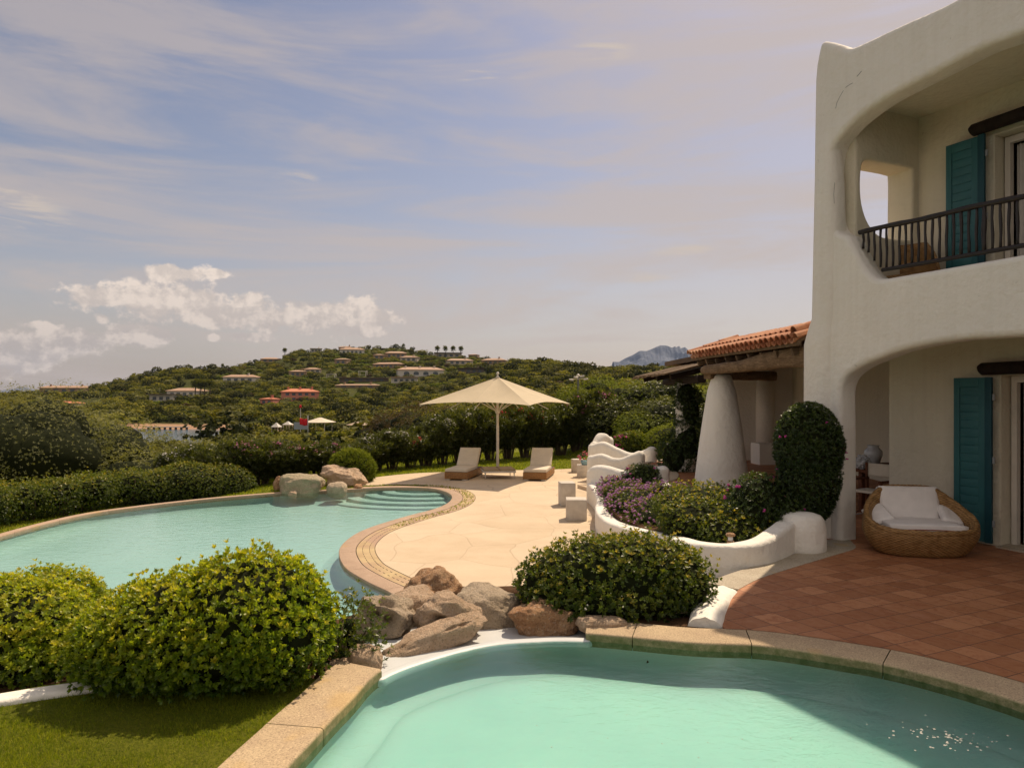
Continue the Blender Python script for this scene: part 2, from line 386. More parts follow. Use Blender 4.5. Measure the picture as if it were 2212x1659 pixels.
def fabric(name, c, s=18):
    T = mat(name); p = obc(T); n = T.noise(mapping(T, p, sc=(1, 2.2, 1)), 6, 3, .5, .8)
    bsdf(T, T.mix(T.mapr(n, .3, .7), c, tuple(x*.9 for x in c)), .85, .15, T.math('ADD', T.math('MULTIPLY', n, 3), T.noise(p, 300, 1)), .45, .006); return T.m
M['cushion'] = fabric('cream_fabric', (.66, .58, .47)); M['cushion_w'] = fabric('white_fabric', (.80, .75, .72)); M['canvas_bench'] = fabric('tan_fabric', (.36, .27, .17))
M['metal_w'] = simple('white_metal', (.68, .62, .54), None, 4, .4, .5)
M['metal_g'] = simple('grey_metal', (.28, .29, .30), None, 4, .4, .5); M['chrome'] = simple('steel', (.6, .6, .6), None, 4, .25, .8)
M['concrete'] = simple('white_concrete', (.62, .57, .50), (.48, .43, .37), 6, .8, .2, .4, .004, 50)
M['black'] = simple('black_gap', (.01, .01, .01)); M['red'] = simple('red_cloth', (.65, .02, .03)); M['whitecloth'] = simple('white_cloth', (.62, .58, .52))
def umbrella_cloth():
    T = mat('umbrella_cloth'); b = T.new('ShaderNodeBsdfPrincipled', i_Roughness=.85); c = T.mix(T.mapr(T.noise(pos(T), 1.5, 4), .3, .7), (.68, .58, .42), (.62, .53, .38)); T.put(b.inputs['Base Color'], c)
    t = T.new('ShaderNodeBsdfTranslucent'); T.put(t.inputs[0], c); mx = T.new('ShaderNodeMixShader', i_0=.3)
    T.l.new(b.outputs[0], mx.inputs[1]); T.l.new(t.outputs[0], mx.inputs[2]); T.l.new(mx.outputs[0], T.out.inputs[0]); return T.m
M['umb'] = umbrella_cloth()
def grass():
    T = mat('lawn_grass'); p = pos(T)
    c = T.mix(T.mapr(T.noise(p, 1.2, 5), .35, .65), (.17, .19, .016), (.24, .24, .024))
    c = T.mix(T.math('MULTIPLY', T.mapr(T.noise(p, 60, 3, .7), .45, .65), .6), c, (.045, .065, .010))
    bsdf(T, c, .9, .1, T.noise(p, 90, 4, .8), 1, .03); return T.m
M['grass'] = grass()
M['soil'] = simple('soil', (.10, .055, .03), (.06, .035, .02), 12, .95, .05, 1, .02, 35)
def hill():
    T = mat('hill_ground'); p = pos(T)
    c = T.mix(T.mapr(T.noise(p, .05, 6), .4, .6), (.05, .055, .014), (.10, .10, .022))
    c = T.mix(T.mapr(T.noise(p, .6, 5), .45, .7), c, (.035, .04, .015))
    sx = T.new('ShaderNodeSeparateXYZ'); T.put(sx.inputs[0], p)
    sand = T.mapr(sx.outputs[2], -11.6, -12.1)
    c = T.mix(sand, c, T.mix(T.noise(p, .4, 5), (.42, .27, .17), (.30, .18, .11)))
    bsdf(T, c, .95, .05, T.noise(p, .8, 6), .8, .6); return T.m
M['hill'] = hill()
def rock(name, ca, cb, cc):
    T = mat(name); p = pos(T)
    c = T.mix(T.mapr(T.noise(p, 3.2, 6, .6), .35, .65), ca, cb)
    c = T.mix(T.math('MULTIPLY', T.mapr(T.noise(p, 8, 5, .65), .5, .62), .5), c, cc)
    c = T.mix(T.math('MULTIPLY', T.mapr(T.noise(p, 58, 3, .7), .52, .64), .6), c, tuple(x*.38 for x in ca))
    c = T.mix(T.math('MULTIPLY', T.mapr(T.noise(p, 44, 2), .58, .68), .5), c, (.70, .58, .46))
    h = T.math('ADD', T.math('MULTIPLY', T.noise(p, 16, 6, .7), 3.5), T.math('MULTIPLY', T.noise(p, 70, 4, .7), 1.6))
    bsdf(T, c, .9, .15, h, 1, .02); return T.m
M['rock_tan'] = rock('tan_granite_rock', (.70, .52, .37), (.60, .43, .29), (.45, .29, .18))
M['rock_brown'] = rock('rust_granite_rock', (.50, .27, .14), (.60, .40, .24), (.30, .15, .075))
M['rock_grey'] = rock('grey_granite_rock', (.62, .50, .37), (.52, .41, .29), (.38, .28, .18))
M['rock_moss'] = rock('lichen_rock', (.50, .43, .29), (.56, .44, .30), (.34, .34, .20))
M['mtn'] = rock('haze_blue_rock', (.13, .16, .22), (.10, .12, .17), (.08, .095, .135))  # blue of the distant haze is painted into the rock colour
M['glass'] = simple('dark_glass', (.03, .04, .05), None, 2, .08, .7)
M['ceramic'] = simple('glazed_ceramic', (.55, .55, .56), (.42, .42, .44), 12, .2, .6, .1)
M['redwood'] = oldwood('red_brown_wood', (.16, .06, .03), (.08, .03, .015), (10, 10, 10))
# ================================================================== the setting: pools, deck, terraces
D_ = Vector((.423, -.906, 0)).normalized(); N_ = Vector((.906, .423, 0)).normalized(); O_ = Vector((4.86, 10, 0))
def FW(t, m, z): p = O_ + D_*t + N_*m; return (p.x, p.y, z)
M['terracotta'] = terracotta(-math.atan2(D_.y, D_.x))
ZW = ZT-.07                                   # upper water level
up_in = cr([(-1.0,5.43),(-.66,5.83),(-.255,6.13),(.11,6.24),(.64,6.26),(1.5,6.03),(2.06,5.96),(2.56,5.73),(3.01,5.43),(3.46,4.85),(3.72,4.1),(3.7,2.9),(2.9,1.8),(1.3,1.3),(-.3,1.7),(-1.1,2.7),(-1.3,3.6),(-1.2,4.42),(-1.11,4.9)], 8, True)
up_in = ccw(up_in)
def grow(P, d): return ccw(offset(ccw(P), d, True))
# lower pool, counter-clockwise check inside grow()
lp = []
for u, v in [(0,1157),(98,1130),(195,1108.5),(297,1094),(400,1082),(490,1073),(576,1066),(628,1062),(700,1059),(754,1056),(836,1052.5),(910,1053),(941,1056),(966,1063),(977,1073),(968,1086),(939,1099),(889,1112),(837,1127),(795,1141),(764,1156),(740,1176),(733,1194),(740,1216),(756,1233),(801,1259),(848,1282)]: lp.append(gp(u, v, ZD))
lp += [(-1.52,9.5),(-1.62,8.75),(-2.3,8.15),(-4,8.0),(-6.5,8.6),(-8.4,10),(-9.5,11.7),(-9.9,13)]
low_in = ccw(cr(lp, 5, True)); ZL = ZD-.035
def inside(P, x, y):
    c = np.zeros(np.shape(x), bool); n = len(P)
    for i in range(n):
        x1, y1 = P[i]; x2, y2 = P[(i+1) % n]
        if y1 == y2: continue
        k = ((y1 > y) != (y2 > y)) & (x < (x2-x1)*(y-y1)/(y2-y1)+x1); c ^= k
    return c
st = dict(kind='structure')
def basin(name, P, zt, zb, m, inset=.12):
    P = np.array(P); n = len(P); V = []; Q = grow(P, -inset); Q2 = grow(P, -inset*2.2)
    # match ordering by nearest start
    def al(A): 
        k = np.argmin(np.sum((A-P[0])**2, 1)); return np.roll(A, -k, 0)
    Q, Q2 = al(Q), al(Q2)
    for R, z in ((P, zt), (P, zb+inset), (.35*P+.65*Q, zb+inset*.35), (Q2, zb)): V += [(a, b, z) for a, b in R]
    F = [(k*n+i, k*n+(i+1) % n, (k+1)*n+(i+1) % n, (k+1)*n+i) for k in range(3) for i in range(n)]
    o = mk(name, V, F, m, smooth=True); f = sheet(name+'_bottom', [Q2], zb, m)
    for q in (o, f): tag(q, kind='structure')
    return o
basin('upper_pool_wall', up_in, ZW-.03, -2.39, M['plaster'], .10)
basin('lower_pool_wall', low_in, ZD-.02, -3.12, M['plaster2'], .15)
for nm, P, z, m in (('upper_pool_water', up_in, ZW, M['water']), ('lower_pool_water', low_in, ZL, M['water2'])):
    tag(sheet(nm, [grow(P, .015)], z, m), kind='structure')
# submerged entry steps of the lower pool
for k in range(5):
    c = gp(905, 1053, ZD); R0 = .8+.42*k
    pts = [(c[0]+.1+R0*math.cos(a)*1.25, c[1]+.1-R0*abs(math.sin(a))*.95) for a in np.linspace(math.pi*1.0, math.pi*1.93, 26)]
    pts = [p for p in pts if inside(grow(low_in, -.06), p[0], p[1])]
    if len(pts) > 3:
        rows = [(p[0], p[1], -3.14, ZD-.10-.065*k, .40) for p in pts]
        tag(sweep_wall('pool_step', rows, M['plaster3'], n=2, r=.03), kind='structure')
# copings: granite stones with open joints
def ring(pathP, i0, i1, w_in, w_out, zt, th, step, m, parent, name, gap=.007, nose=.02, start=0):
    P = ccw(pathP); L = np.r_[0, np.cumsum(np.linalg.norm(np.roll(P, -1, 0)-P, axis=1))]; tot = L[-1]
    X = np.r_[P, P[:1]]
    f = lambda s: np.array([np.interp(s % tot, L, X[:, 0]), np.interp(s % tot, L, X[:, 1])])
    s = i0
    while s < i1-.05:
        e = min(s+step, i1); k = max(3, int((e-s)/.07)); V = []
        for q in np.linspace(s+gap/2, e-gap/2, k):
            p = f(q); t = f(q+.12)-f(q-.12); t /= np.linalg.norm(t); nn = np.array([t[1], -t[0]])
            prof = [(w_in, zt-th), (w_in, zt-nose), (w_in+nose*.35, zt-nose*.3), (w_in+nose, zt), (w_out, zt), (w_out, zt-th)]
            for a, z in prof: V.append((p[0]+nn[0]*a, p[1]+nn[1]*a, z))
        F = [(a*6+b, a*6+(b+1) % 6, a*6+6+(b+1) % 6, a*6+6+b) for a in range(k-1) for b in range(6)]
        F += [tuple(range(5, -1, -1)), tuple((k-1)*6+b for b in range(6))]
        mk(name, V, F, m, parent, sharp=40, world=True); s = e
P = up_in; L = np.r_[0, np.cumsum(np.linalg.norm(np.roll(P, -1, 0)-P, axis=1))]
near = lambda x, y: L[np.argmin(np.sum((P-np.array((x, y)))**2, 1))]
s_w1, s_w0 = near(.66, 6.26), near(-1.0, 5.43); tot = L[-1]        # ccw: weir runs from east to west over the far side
cop = empty('pool_coping', (1.3, 3.8, ZT), 'thick speckled yellow granite kerb round the near turquoise pool, mossy towards the water', 'kerb')
if s_w0 < s_w1: s_w0 += tot
ring(up_in, s_w0, s_w1+tot, -.02, .36, ZT, .12, .98, M['coping'], cop, 'coping_stone')
weir = sweep_wall('weir_edge', [(p[0], p[1], -2.19, ZW+.012, .13) for p in [up_in[i % len(up_in)]+0*up_in[0] for i in range(len(up_in)) if s_w1-.05 <= L[i] <= (s_w0 if s_w0 < tot else tot)+.05]], M['trough'], n=1, r=.05)
tag(weir, 'smooth white curved overflow edge of the near pool beside the rocks', 'pool edge')
lc = empty('lower_pool_coping', (-6, 15, ZD), 'narrow pink-grey stone kerb curving round the large lower pool', 'kerb')
P = low_in; Ll = np.r_[0, np.cumsum(np.linalg.norm(np.roll(P, -1, 0)-P, axis=1))]
nl = lambda x, y: Ll[np.argmin(np.sum((low_in-np.array((x, y)))**2, 1))]
sa, sb2 = nl(*gp(790, 1055, ZD)), nl(-1.62, 8.9)
if sb2 < sa: sb2 += Ll[-1]
ring(low_in, sa, sb2, -.01, .16, ZD-.004, .10, 1.35, M['coping2'], lc, 'coping_stone', gap=.006, nose=.012)
ring(low_in, sb2, sa+Ll[-1], -.01, .28, ZD+.004, .10, 1.35, M['coping2'], lc, 'coping_stone', gap=.006, nose=.012)
gut = grow(low_in, .28+.34)
def aligned(A, B): return np.roll(A, -np.argmin(np.sum((A-B[0])**2, 1)), 0)
gsel = [p for p in gut if p[0] > -4.2 and p[1] < 19.9 and p[1] > 9]
gA, gB = grow(low_in, .288), grow(low_in, .625); gV = []; gF = []
for i in range(len(gA)): gV += [(gA[i][0], gA[i][1], ZD+.0005), (gB[i][0], gB[i][1], ZD+.0005)]
for i in range(len(gA)):
    j = (i+1) % len(gA); x, y = gA[i]
    if x > -5.3 and y > 9 and not (x < -2.6 and y > 20.5): gF.append((2*i, 2*j, 2*j+1, 2*i+1))
tag(mk('gutter_channel', gV, gF, M['gutter']), kind='structure')
# dark drain slots and joint lines of the gutter
mb = MB(); G1 = grow(low_in, .40); G2 = grow(low_in, .52)
for G in (G1, G2):
    for i in range(0, len(G)-1):
        a, b = G[i], G[i+1]
        if a[0] < -4.3 or a[1] > 16.8 or a[1] < 9: continue
        n = max(1, int(np.linalg.norm(b-a)/.16))
        for k in range(n):
            p = a+(b-a)*(k+.5)/n; r = math.atan2(*(b-a)[::-1]); mb.box((p[0], p[1], ZD+.001), (.07, .008, .006), r)
for off in (.29, .615):
    G = grow(low_in, off)
    for i in range(len(G)-1):
        a, b = G[i], G[i+1]
        if a[0] < -4.3 or a[1] > 20.6 or a[1] < 9: continue
        mb.box(((a[0]+b[0])/2, (a[1]+b[1])/2, ZD+.0015), (np.linalg.norm(b-a)*1.02, .007, .007), math.atan2(*(b-a)[::-1]))
tag(mb.build('drain_slots', M['black']), kind='structure')
# deck
lawn_edge = [gp(u, v, ZD) for u, v in [(760,1041),(787,1035),(826,1029),(889,1022.6),(960,1019.5),(1060,1016.5),(1192,1014),(1253,1011),(1300,1009)]]
dk = cr(lawn_edge, 4)
dk = [tuple(p) for p in dk] + [(5.2, 27), (5.2, 8.7), (1.0, 8.0), (-.8, 8.0)] 
lout = grow(low_in, .60)
i_a = int(np.argmin(np.sum((lout-np.array((-.98, 9.0)))**2, 1))); i_b = int(np.argmin(np.sum((lout-np.array(gp(735, 1056, ZD)))**2, 1)))
seq = []
k = i_a
while k != i_b: seq.append(tuple(lout[k])); k = (k+1) % len(lout)
if any(p[0] < -6.8 for p in seq):
    seq = []; k = i_a
    while k != i_b: seq.append(tuple(lout[k])); k = (k-1) % len(lout)
tag(plate_obj('pool_deck', [ccw(dk+seq)], lambda x, y, c: (x, y, ZD), M['deck']), kind='structure')
# main terrace (terracotta) and its sand-stone border
cheek_r = [gp(u, v) for u, v in [(1561,1353.5),(1562,1340),(1564,1325),(1570.5,1306.5),(1580,1290),(1595,1273.6)]]
strip_in = [gp(u, v) for u, v in [(1595,1273.6),(1641,1250),(1711,1227),(1781.5,1205.6),(1842.5,1187),(1848,1179)]]
strip_out = [gp(u, v) for u, v in [(1526,1258.4),(1580,1238.5),(1643,1218.5),(1739,1190),(1790,1172)]]
out_cop = ccw(grow(up_in, .35))
arc = [tuple(p) for p in out_cop if p[0] > 1.83 and p[1] > 1.5]
arc = sorted(arc, key=lambda p: -math.atan2(p[1]-3, p[0]-1.2))
terr = list(cheek_r)+[(2.62,8.1),(2.85,8.35),(3.35,8.8),(4.0,9.4),(4.6,10.5),(4.95,11.6),(10,14),(14,12),(10,2),(4.5,1.2)]+arc[::-1]
tag(plate_obj('terrace_floor', [terr], lambda x, y, c: (x, y, ZT-.25+c+.0), M['terracotta'], depth=.5), kind='structure')
sb = cr(strip_in, 5); so = cr(strip_out, 5)
tag(plate_obj('terrace_border', [[tuple(p) for p in sb]+[(4.8,10.2),(4.3,10.2)]+[tuple(p) for p in so[::-1]]], lambda x, y, c: (x, y, ZT-.145+c), M['strip'], depth=.30), kind='structure')
# steps from the terrace border down to the deck
for k in range(4):
    a = .95+.0*k; x0 = 2.15-.42*k
    tag(plate_obj('garden_step', [[(x0+.35,7.75),(x0+.5,8.4),(x0+.6,9.3),(x0-.35,9.4),(x0-.5,8.3),(x0-.4,7.7)]], lambda x, y, c: (x, y, ZT-.15*(k+1)-.25+c), M['strip'], depth=.5), kind='structure')
# sculpted white cheek curb
ck = []
cl = [gp(u, v) for u, v in [(1489.6,1348.7),(1492,1334),(1495.6,1323),(1507,1306.5),(1517,1290),(1528,1275)]]
for (a, b), (c, d) in zip(cheek_r, cl): ck.append(((a+c)/2, (b+d)/2, -2.5, ZT+.075, math.hypot(a-c, b-d)+.03))
ck[0] = (ck[0][0], ck[0][1]+.03, -2.5, ZT+.05, ck[0][4]); ck[-1] = (ck[-1][0], ck[-1][1], -2.5, ZT+.03, ck[-1][4])
ck[-2] = (*ck[-2][:3], ZT+.05, ck[-2][4])
tag(sweep_wall('curved_curb', ck, M['stucco'], r=.11, ends=False, dome=.02, seg=6), 'sculpted white plaster kerb sweeping round the corner of the terracotta terrace', 'kerb')
# back patio
pat = [(2.6,9.2),(3.0,10.6),(2.95,13),(2.9,15),(3.35,16.6),(3.75,17.4),(4.15,18.6),(4.1,20),(3.75,21.1),(4.3,22.2),(6,23.3),(10,23.5),(10.5,13),(6,11.3),(4.9,11.2),(4.5,10.2)]
tag(plate_obj('patio_floor', [pat], lambda x, y, c: (x, y, ZT-.36+c), M['terracotta'], depth=.7), kind='structure')
rg = cr([(3.0,15.2),(3.45,16.6),(3.95,17.6),(4.25,18.8),(4.2,20),(3.85,21.2)], 6)
rgi = [(x-.62, y) for x, y in rg]
rows = [((x-.22), y, ZT-.6, ZT+.012, .62) for x, y in rg]
tag(sweep_wall('patio_border', rows, M['deck'], n=1, r=.015, ends=False), kind='structure')
for k, (dx, z) in enumerate(((-.70, ZT-.14), (-1.05, ZT-.30), (-1.4, ZT-.46), (-1.75, ZT-.6))):
    rows = [(x+dx, y, ZD-.1, z, .36) for x, y in rg if y > (17.9 if k == 0 else 18.7)]
    tag(sweep_wall('patio_step', rows, M['deck'], n=1, r=.02, ends=False), kind='structure')
pe = cr([(3.95,21.4),(4.6,22.3),(6,23.35),(8,23.6)], 5)
tag(sweep_wall('patio_kerb', [(x, y, ZT-.5, ZT+.014, .22) for x, y in pe], M['strip'], n=1, r=.015, ends=False), kind='structure')
# trough under the rocks
tr = cr([(-1.12,5.5),(-.75,5.86),(-.25,6.2),(.2,6.3),(.72,6.34),(.85,6.6),(.6,7.1),(0,7.35),(-.8,7.3),(-1.35,7.0),(-1.5,6.3)], 5, True)
tag(plate_obj('overflow_ledge', [ccw(tr)], lambda x, y, c: (x, y, -2.18-max(0, (y-6.1))*.09-.3+c), M['trough'], depth=.6, bev=.04), kind='structure')
# left foreground lawn, low white wall, planting bank
inner = ccw(grow(up_in, .34)); left_arc = sorted([tuple(p) for p in inner if p[0] < -1.15 and p[1] < 5.3], key=lambda p: p[1])
tag(plate_obj('front_lawn', [left_arc+[(-1.6,5.4),(-2.3,5.55),(-3.0,5.35),(-3.6,5.0),(-4.6,4.2),(-6,2),(-3,.5)]], lambda x, y, c: (x, y, ZT-.012-.2+c), M['grass'], depth=.4), kind='structure')
lw = [(-7,1.6),(-5.6,3.0),(-4.4,4.25),(-3.45,4.87),(-2.9,5.12),(-2.3,5.42),(-1.75,5.62)]
tag(sweep_wall('low_white_wall', [(x, y, -2.7, ZT+.03, .17) for x, y in lw], M['stucco'], r=.03), 'low white plaster edging wall running behind the front lawn under the bushes', 'wall')
def bank():
    xs = np.linspace(-14, 3.2, 70); ys = np.linspace(4.4, 9.3, 26); V = []; 
    for y in ys:
        for x in xs:
            e = np.interp(x, [-14,-6,-3.4,-1.6,-1.2,.8,1.2,3.2], [3.5,4.2,5.0,5.7,6.9,6.9,6.35,6.35])
            f = min(max((y-e-.95)/1.9, 0), 1); z = ZT-.06-(.74)*f*f*(3-2*f)
            if x > 1.0: z = ZT-.03-max(0, y-6.9)*.45
            if -1.5 < x < .95 and y < 7.6: z = -2.75
            if y < e-.25 or (x > 1.75 and y > 6.6): z = -2.9
            V.append((x, y, z+.02*mn.noise(Vector((x*3, y*3, 0)))))
    n = len(xs); F = [(j*n+i, j*n+i+1, (j+1)*n+i+1, (j+1)*n+i) for j in range(len(ys)-1) for i in range(n-1)]
    F = [f for f in F if not all(inside(up_in, V[k][0], V[k][1]) or inside(low_in, V[k][0], V[k][1]) for k in f)]
    tag(mk('planting_bank', V, F, M['soil'], smooth=True), kind='structure')
bank()
# back lawn (rises towards the patio), ground under it
deckpoly = ccw(dk+seq)
def zlawn(x, y):
    s = lambda a, b, q: (lambda t: t*t*(3-2*t))(np.clip((q-a)/(b-a), 0, 1))
    z = ZD-.02 + .66*s(1.8, 4.4, x-.02*(y-20))*s(19, 21, y) + .10*s(26, 33, y)*s(-3, 2, x)
    return z - .34*s(-6.5, -10, x) - .5*s(-13, -20, x)
def lawn():
    xs = np.arange(-26, 16, .3); ys = np.arange(11, 36.5, .3); X, Y = np.meshgrid(xs, ys); Z = zlawn(X, Y)
    ins = inside(grow(low_in, .1), X, Y) | inside(grow(deckpoly, -.15), X, Y)
    pool_d = inside(grow(low_in, .30), X, Y) & ~ins
    Z = np.where(ins, -4.2, Z); Z = np.where((X > 2.3) & (Y < 20.5) & ~ins, -3.2, Z)
    V = np.stack([X.ravel(), Y.ravel(), Z.ravel()], 1); n = len(xs)
    I = (np.arange(len(ys)-1)[:, None]*n+np.arange(n-1)[None]).ravel(); F = np.stack([I, I+1, I+n+1, I+n], 1)
    k = ins.ravel(); F = F[~(k[F].all(1))]
    tag(mk('back_lawn', V, F, M['grass'], smooth=True), kind='structure')
lawn()
# ================================================================== planter and stair walls
def wall(name, rows, label, r=.11, n=7, mat_=None, **kw): return tag(sweep_wall(name, rows, mat_ or M['stucco'], r=r, n=n, **kw), label, 'wall')
wall('planter_wall', [(2.08,18.45,-2.85,-2.30,.30),(2.12,17.5,-2.85,-2.34,.30),(2.08,16.4,-2.85,-2.40,.30),(1.92,15.3,-2.85,-2.40,.30),(1.84,14.3,-2.85,-2.38,.30),(1.88,13.3,-2.85,-2.36,.30),(2.08,12.2,-2.85,-2.28,.30),(2.25,11,-2.85,-2.14,.29),(2.32,10,-2.85,-2.0,.28),(2.38,9.2,-2.85,-1.90,.27),(2.62,8.72,-2.7,-1.83,.26),(3.0,8.82,-2.5,-1.80,.26),(3.35,9.15,-2.3,-1.73,.26),(3.6,9.45,-2.2,-1.68,.26)], 'serpentine white plaster planter wall below the purple flowers, with the garden light', r=.06)
wall('stair_wall', [(2.1,18.75,-2.85,-1.98,.30),(2.16,18.65,-2.85,-1.87,.33),(2.4,18.35,-2.8,-1.84,.33),(2.75,17.98,-2.8,-1.91,.32),(3.0,17.65,-2.8,-1.90,.32),(3.3,17.3,-2.8,-1.80,.34),(3.55,17.0,-2.8,-1.71,.36)], 'white plaster stair wall with wavy top, nearest of the stair walls, behind the purple flowers', r=.15)
wall('stair_wall', [(2.42,21.6,-2.85,-1.86,.32),(2.7,21.5,-2.8,-1.80,.32),(3.0,21.3,-2.8,-1.90,.32),(3.25,21.2,-2.8,-1.90,.32),(3.5,21.1,-2.6,-1.78,.34),(3.72,21.1,-2.4,-1.69,.38)], 'white plaster stair wall, second from the front of the wavy stair walls', r=.15)
wall('stair_wall', [(2.62,23.1,-2.85,-1.62,.34),(2.95,22.95,-2.8,-1.54,.34),(3.35,22.75,-2.8,-1.72,.32),(3.75,22.5,-2.8,-1.86,.32),(4.1,22.15,-2.8,-1.74,.34),(4.25,21.9,-2.6,-1.62,.36)], 'white plaster wall with a dip in its top, third of the wavy stair walls', r=.15)
wall('garden_pillar_wall', [(2.85,24.7,-2.85,-1.66,.36),(3.1,24.9,-2.85,-1.38,.5),(3.35,25.1,-2.85,-1.50,.4)], 'small white plaster pillar wall farthest back of the stair walls, under the red-flowered shrub', r=.16)
wall('planter_back_wall', [(3.5,16.7,-2.6,-2.0,.22),(3.35,15.2,-2.6,-1.97,.22),(3.3,14.0,-2.6,-1.90,.22),(3.65,13.0,-2.6,-1.97,.22),(4.1,12.2,-2.6,-2.02,.2)], 'low curved white edging wall between the planter and the cone column', r=.08)
mb = MB(); mb.lathe([(.33,0),(.325,.2),(.315,.40),(.29,.52),(.25,.575),(.16,.605),(.05,.615)], (3.87,9.62,ZT-.12), 40, fn=lambda th, z: 1+.015*math.sin(3*th+z*4))
tag(mb.build('round_planter_post', M['stucco'], smooth=True), 'short round white plaster drum post at the end of the planter wall', 'post')
# planter soil
tag(plate_obj('planter_soil', [[(2.3,18.2),(3.4,16.9),(3.3,15),(3.25,13.8),(3.6,13),(4.3,12),(4.4,10.8),(3.8,9.8),(3.3,9.3),(2.8,9.0),(2.5,9.3),(2.4,10.5),(2.2,12),(1.98,13.4),(1.95,14.4),(2.03,15.4),(2.2,16.5)]], lambda x, y, c: (x, y, np.interp(y, [9,12,18], [-2.0,-2.25,-2.42])-.2+c), M['soil'], depth=.4), kind='structure')
# ================================================================== the villa
def fac(u, v, m=-.15):
    r = (u-CX)/F_; px, py = O_.x+N_.x*m, O_.y+N_.y*m
    t = (r*py-px)/(D_.x-r*D_.y); Y = py+D_.y*t; return (t, (HZ-v)*Y/F_)
villa = empty('villa', (4.9, 10.2, ZT), 'two-storey white plaster villa with arched loggias, teal shutters and a dark balcony rail', 'house')
MM = .0275; TH = .355
fmap = lambda a, b, c: FW(a, MM+c, b)
fl = cr([(-.885,-2.3),(-.885,-1),(-.88,.3),(-.875,.72),(-.85,.84),(-.78,.95),(-.74,1.15),(-.715,2.2),(-.695,3.6),(-.675,4.6)], 4)
roofl = cr([(-.65,4.82)]+[fac(u, v) for u, v in [(1772,94),(1790,90),(1812,96),(1835,103),(1868,90),(1950,51),(2060,0)]]+[(2.2,4.83),(4,4.82),(7,4.8)], 5)
low = [fac(u, v) for u, v in [(1815,880),(1815,850),(1819,828),(1831,810),(1858,791),(1900,773.6),(1957,754),(2072,734),(2212,725)]]
lowc = cr([(-.205,-2.3),(-.208,-1.2),(-.21,-.5)]+low+[(3.0,.70),(4.2,.5),(4.9,.1),(5.1,-.6),(5.1,-2.3)], 4)
shift = lambda L: [(a, b) for a, b in L]
outer = [tuple(p) for p in fl]+[tuple(p) for p in roofl]+[(7,-2.3)]+[tuple(p) for p in lowc[::-1]]
uph = cr([fac(u, v) for u, v in [(2212,68),(2120,104),(2032,149),(1960,186),(1897,221),(1843,262),(1815,293),(1800,315),(1793,345),(1791,400),(1793,452),(1799,488),(1812,503),(1832,512),(1843,533),(1861,569),(1879,592),(1900,602),(1960,593),(2212,549)]]+[(3.6,1.57),(5.0,1.6),(5.5,2.2),(5.4,3.3),(4.5,3.95),(3.2,4.1)], 4, True)
plate_obj('facade', [outer, [tuple(p) for p in uph]], fmap, M['stucco'], villa, depth=TH, bev=.075, res=4)
# rounded engaged buttress of the tower
mb = MB(); V = []; 
for z, s in ((-2.3,1.0),(-1.0,1.0),(.55,.99),(.78,.97),(.9,.92),(1.0,.84),(1.2,.80),(2.2,.78),(3.6,.70),(4.3,.5),(4.55,.3)):
    pass
prof = [(-2.3,1.0),(-1.0,1.0),(.3,.99),(.72,.98),(.84,.95),(.95,.88),(1.1,.84),(1.6,.82),(2.3,.80),(3.0,.74),(3.7,.62),(4.2,.45),(4.5,.25)]
nn = 28; V = []
for z, s in prof:
    for k in range(nn):
        a = 2*math.pi*k/nn; ct, sn = math.cos(a), math.sin(a); q = .27*s
        V.append(FW(float(np.interp(z, [-2.3,.72,.95,1.1,2.3,4.6], [-.89,-.882,-.81,-.75,-.722,-.68]))+q+q*math.copysign(abs(ct)**.75, ct), -.02+(.23*s)*math.copysign(abs(sn)**.8, sn), z))
F = [(i*nn+k, i*nn+(k+1) % nn, (i+1)*nn+(k+1) % nn, (i+1)*nn+k) for i in range(len(prof)-1) for k in range(nn)]
mk('buttress', V, F, M['stucco'], villa, smooth=True, world=True)
# bumps of the parapet end
mb = MB(); 
# end wall of the balcony with its window
em = lambda a, b, c: FW(-.43+c, a, b)
ew = [(.16,1.0),(.16,4.78),(1.9,4.78),(1.9,1.0)]
ewh = cr([(.16+.22,3.36),(.8,3.375),(1.30,3.37),(1.375,3.30),(1.375,2.8),(1.37,2.36),(1.32,2.30),(.9,2.28),(.62,2.32),(.40,2.5),(.28,2.8),(.28,3.2)], 4, True)
plate_obj('end_wall', [ew, [tuple(p) for p in ewh]], em, M['stucco2'], villa, depth=.44, bev=.04)
def tbox(name, t0, t1, m0, m1, z0, z1, mt, parent=villa, bev=0):
    b = MB(); R = Matrix.Translation(O_) @ Matrix.Rotation(math.atan2(D_.y, D_.x), 4, 'Z')
    b.box(((t0+t1)/2, (m0+m1)/2, (z0+z1)/2), (t1-t0, m1-m0, z1-z0), 0, bev, M=R); return b.build(name, mt, parent, world=True, sharp=35 if bev else None)
tbox('balcony_floor', -.6, 7, .19, 1.55, .98, 1.24, M['stucco2'])
tbox('balcony_ceiling', -.6, 7, .19, 1.9, 4.14, 4.5, M['stucco2'])
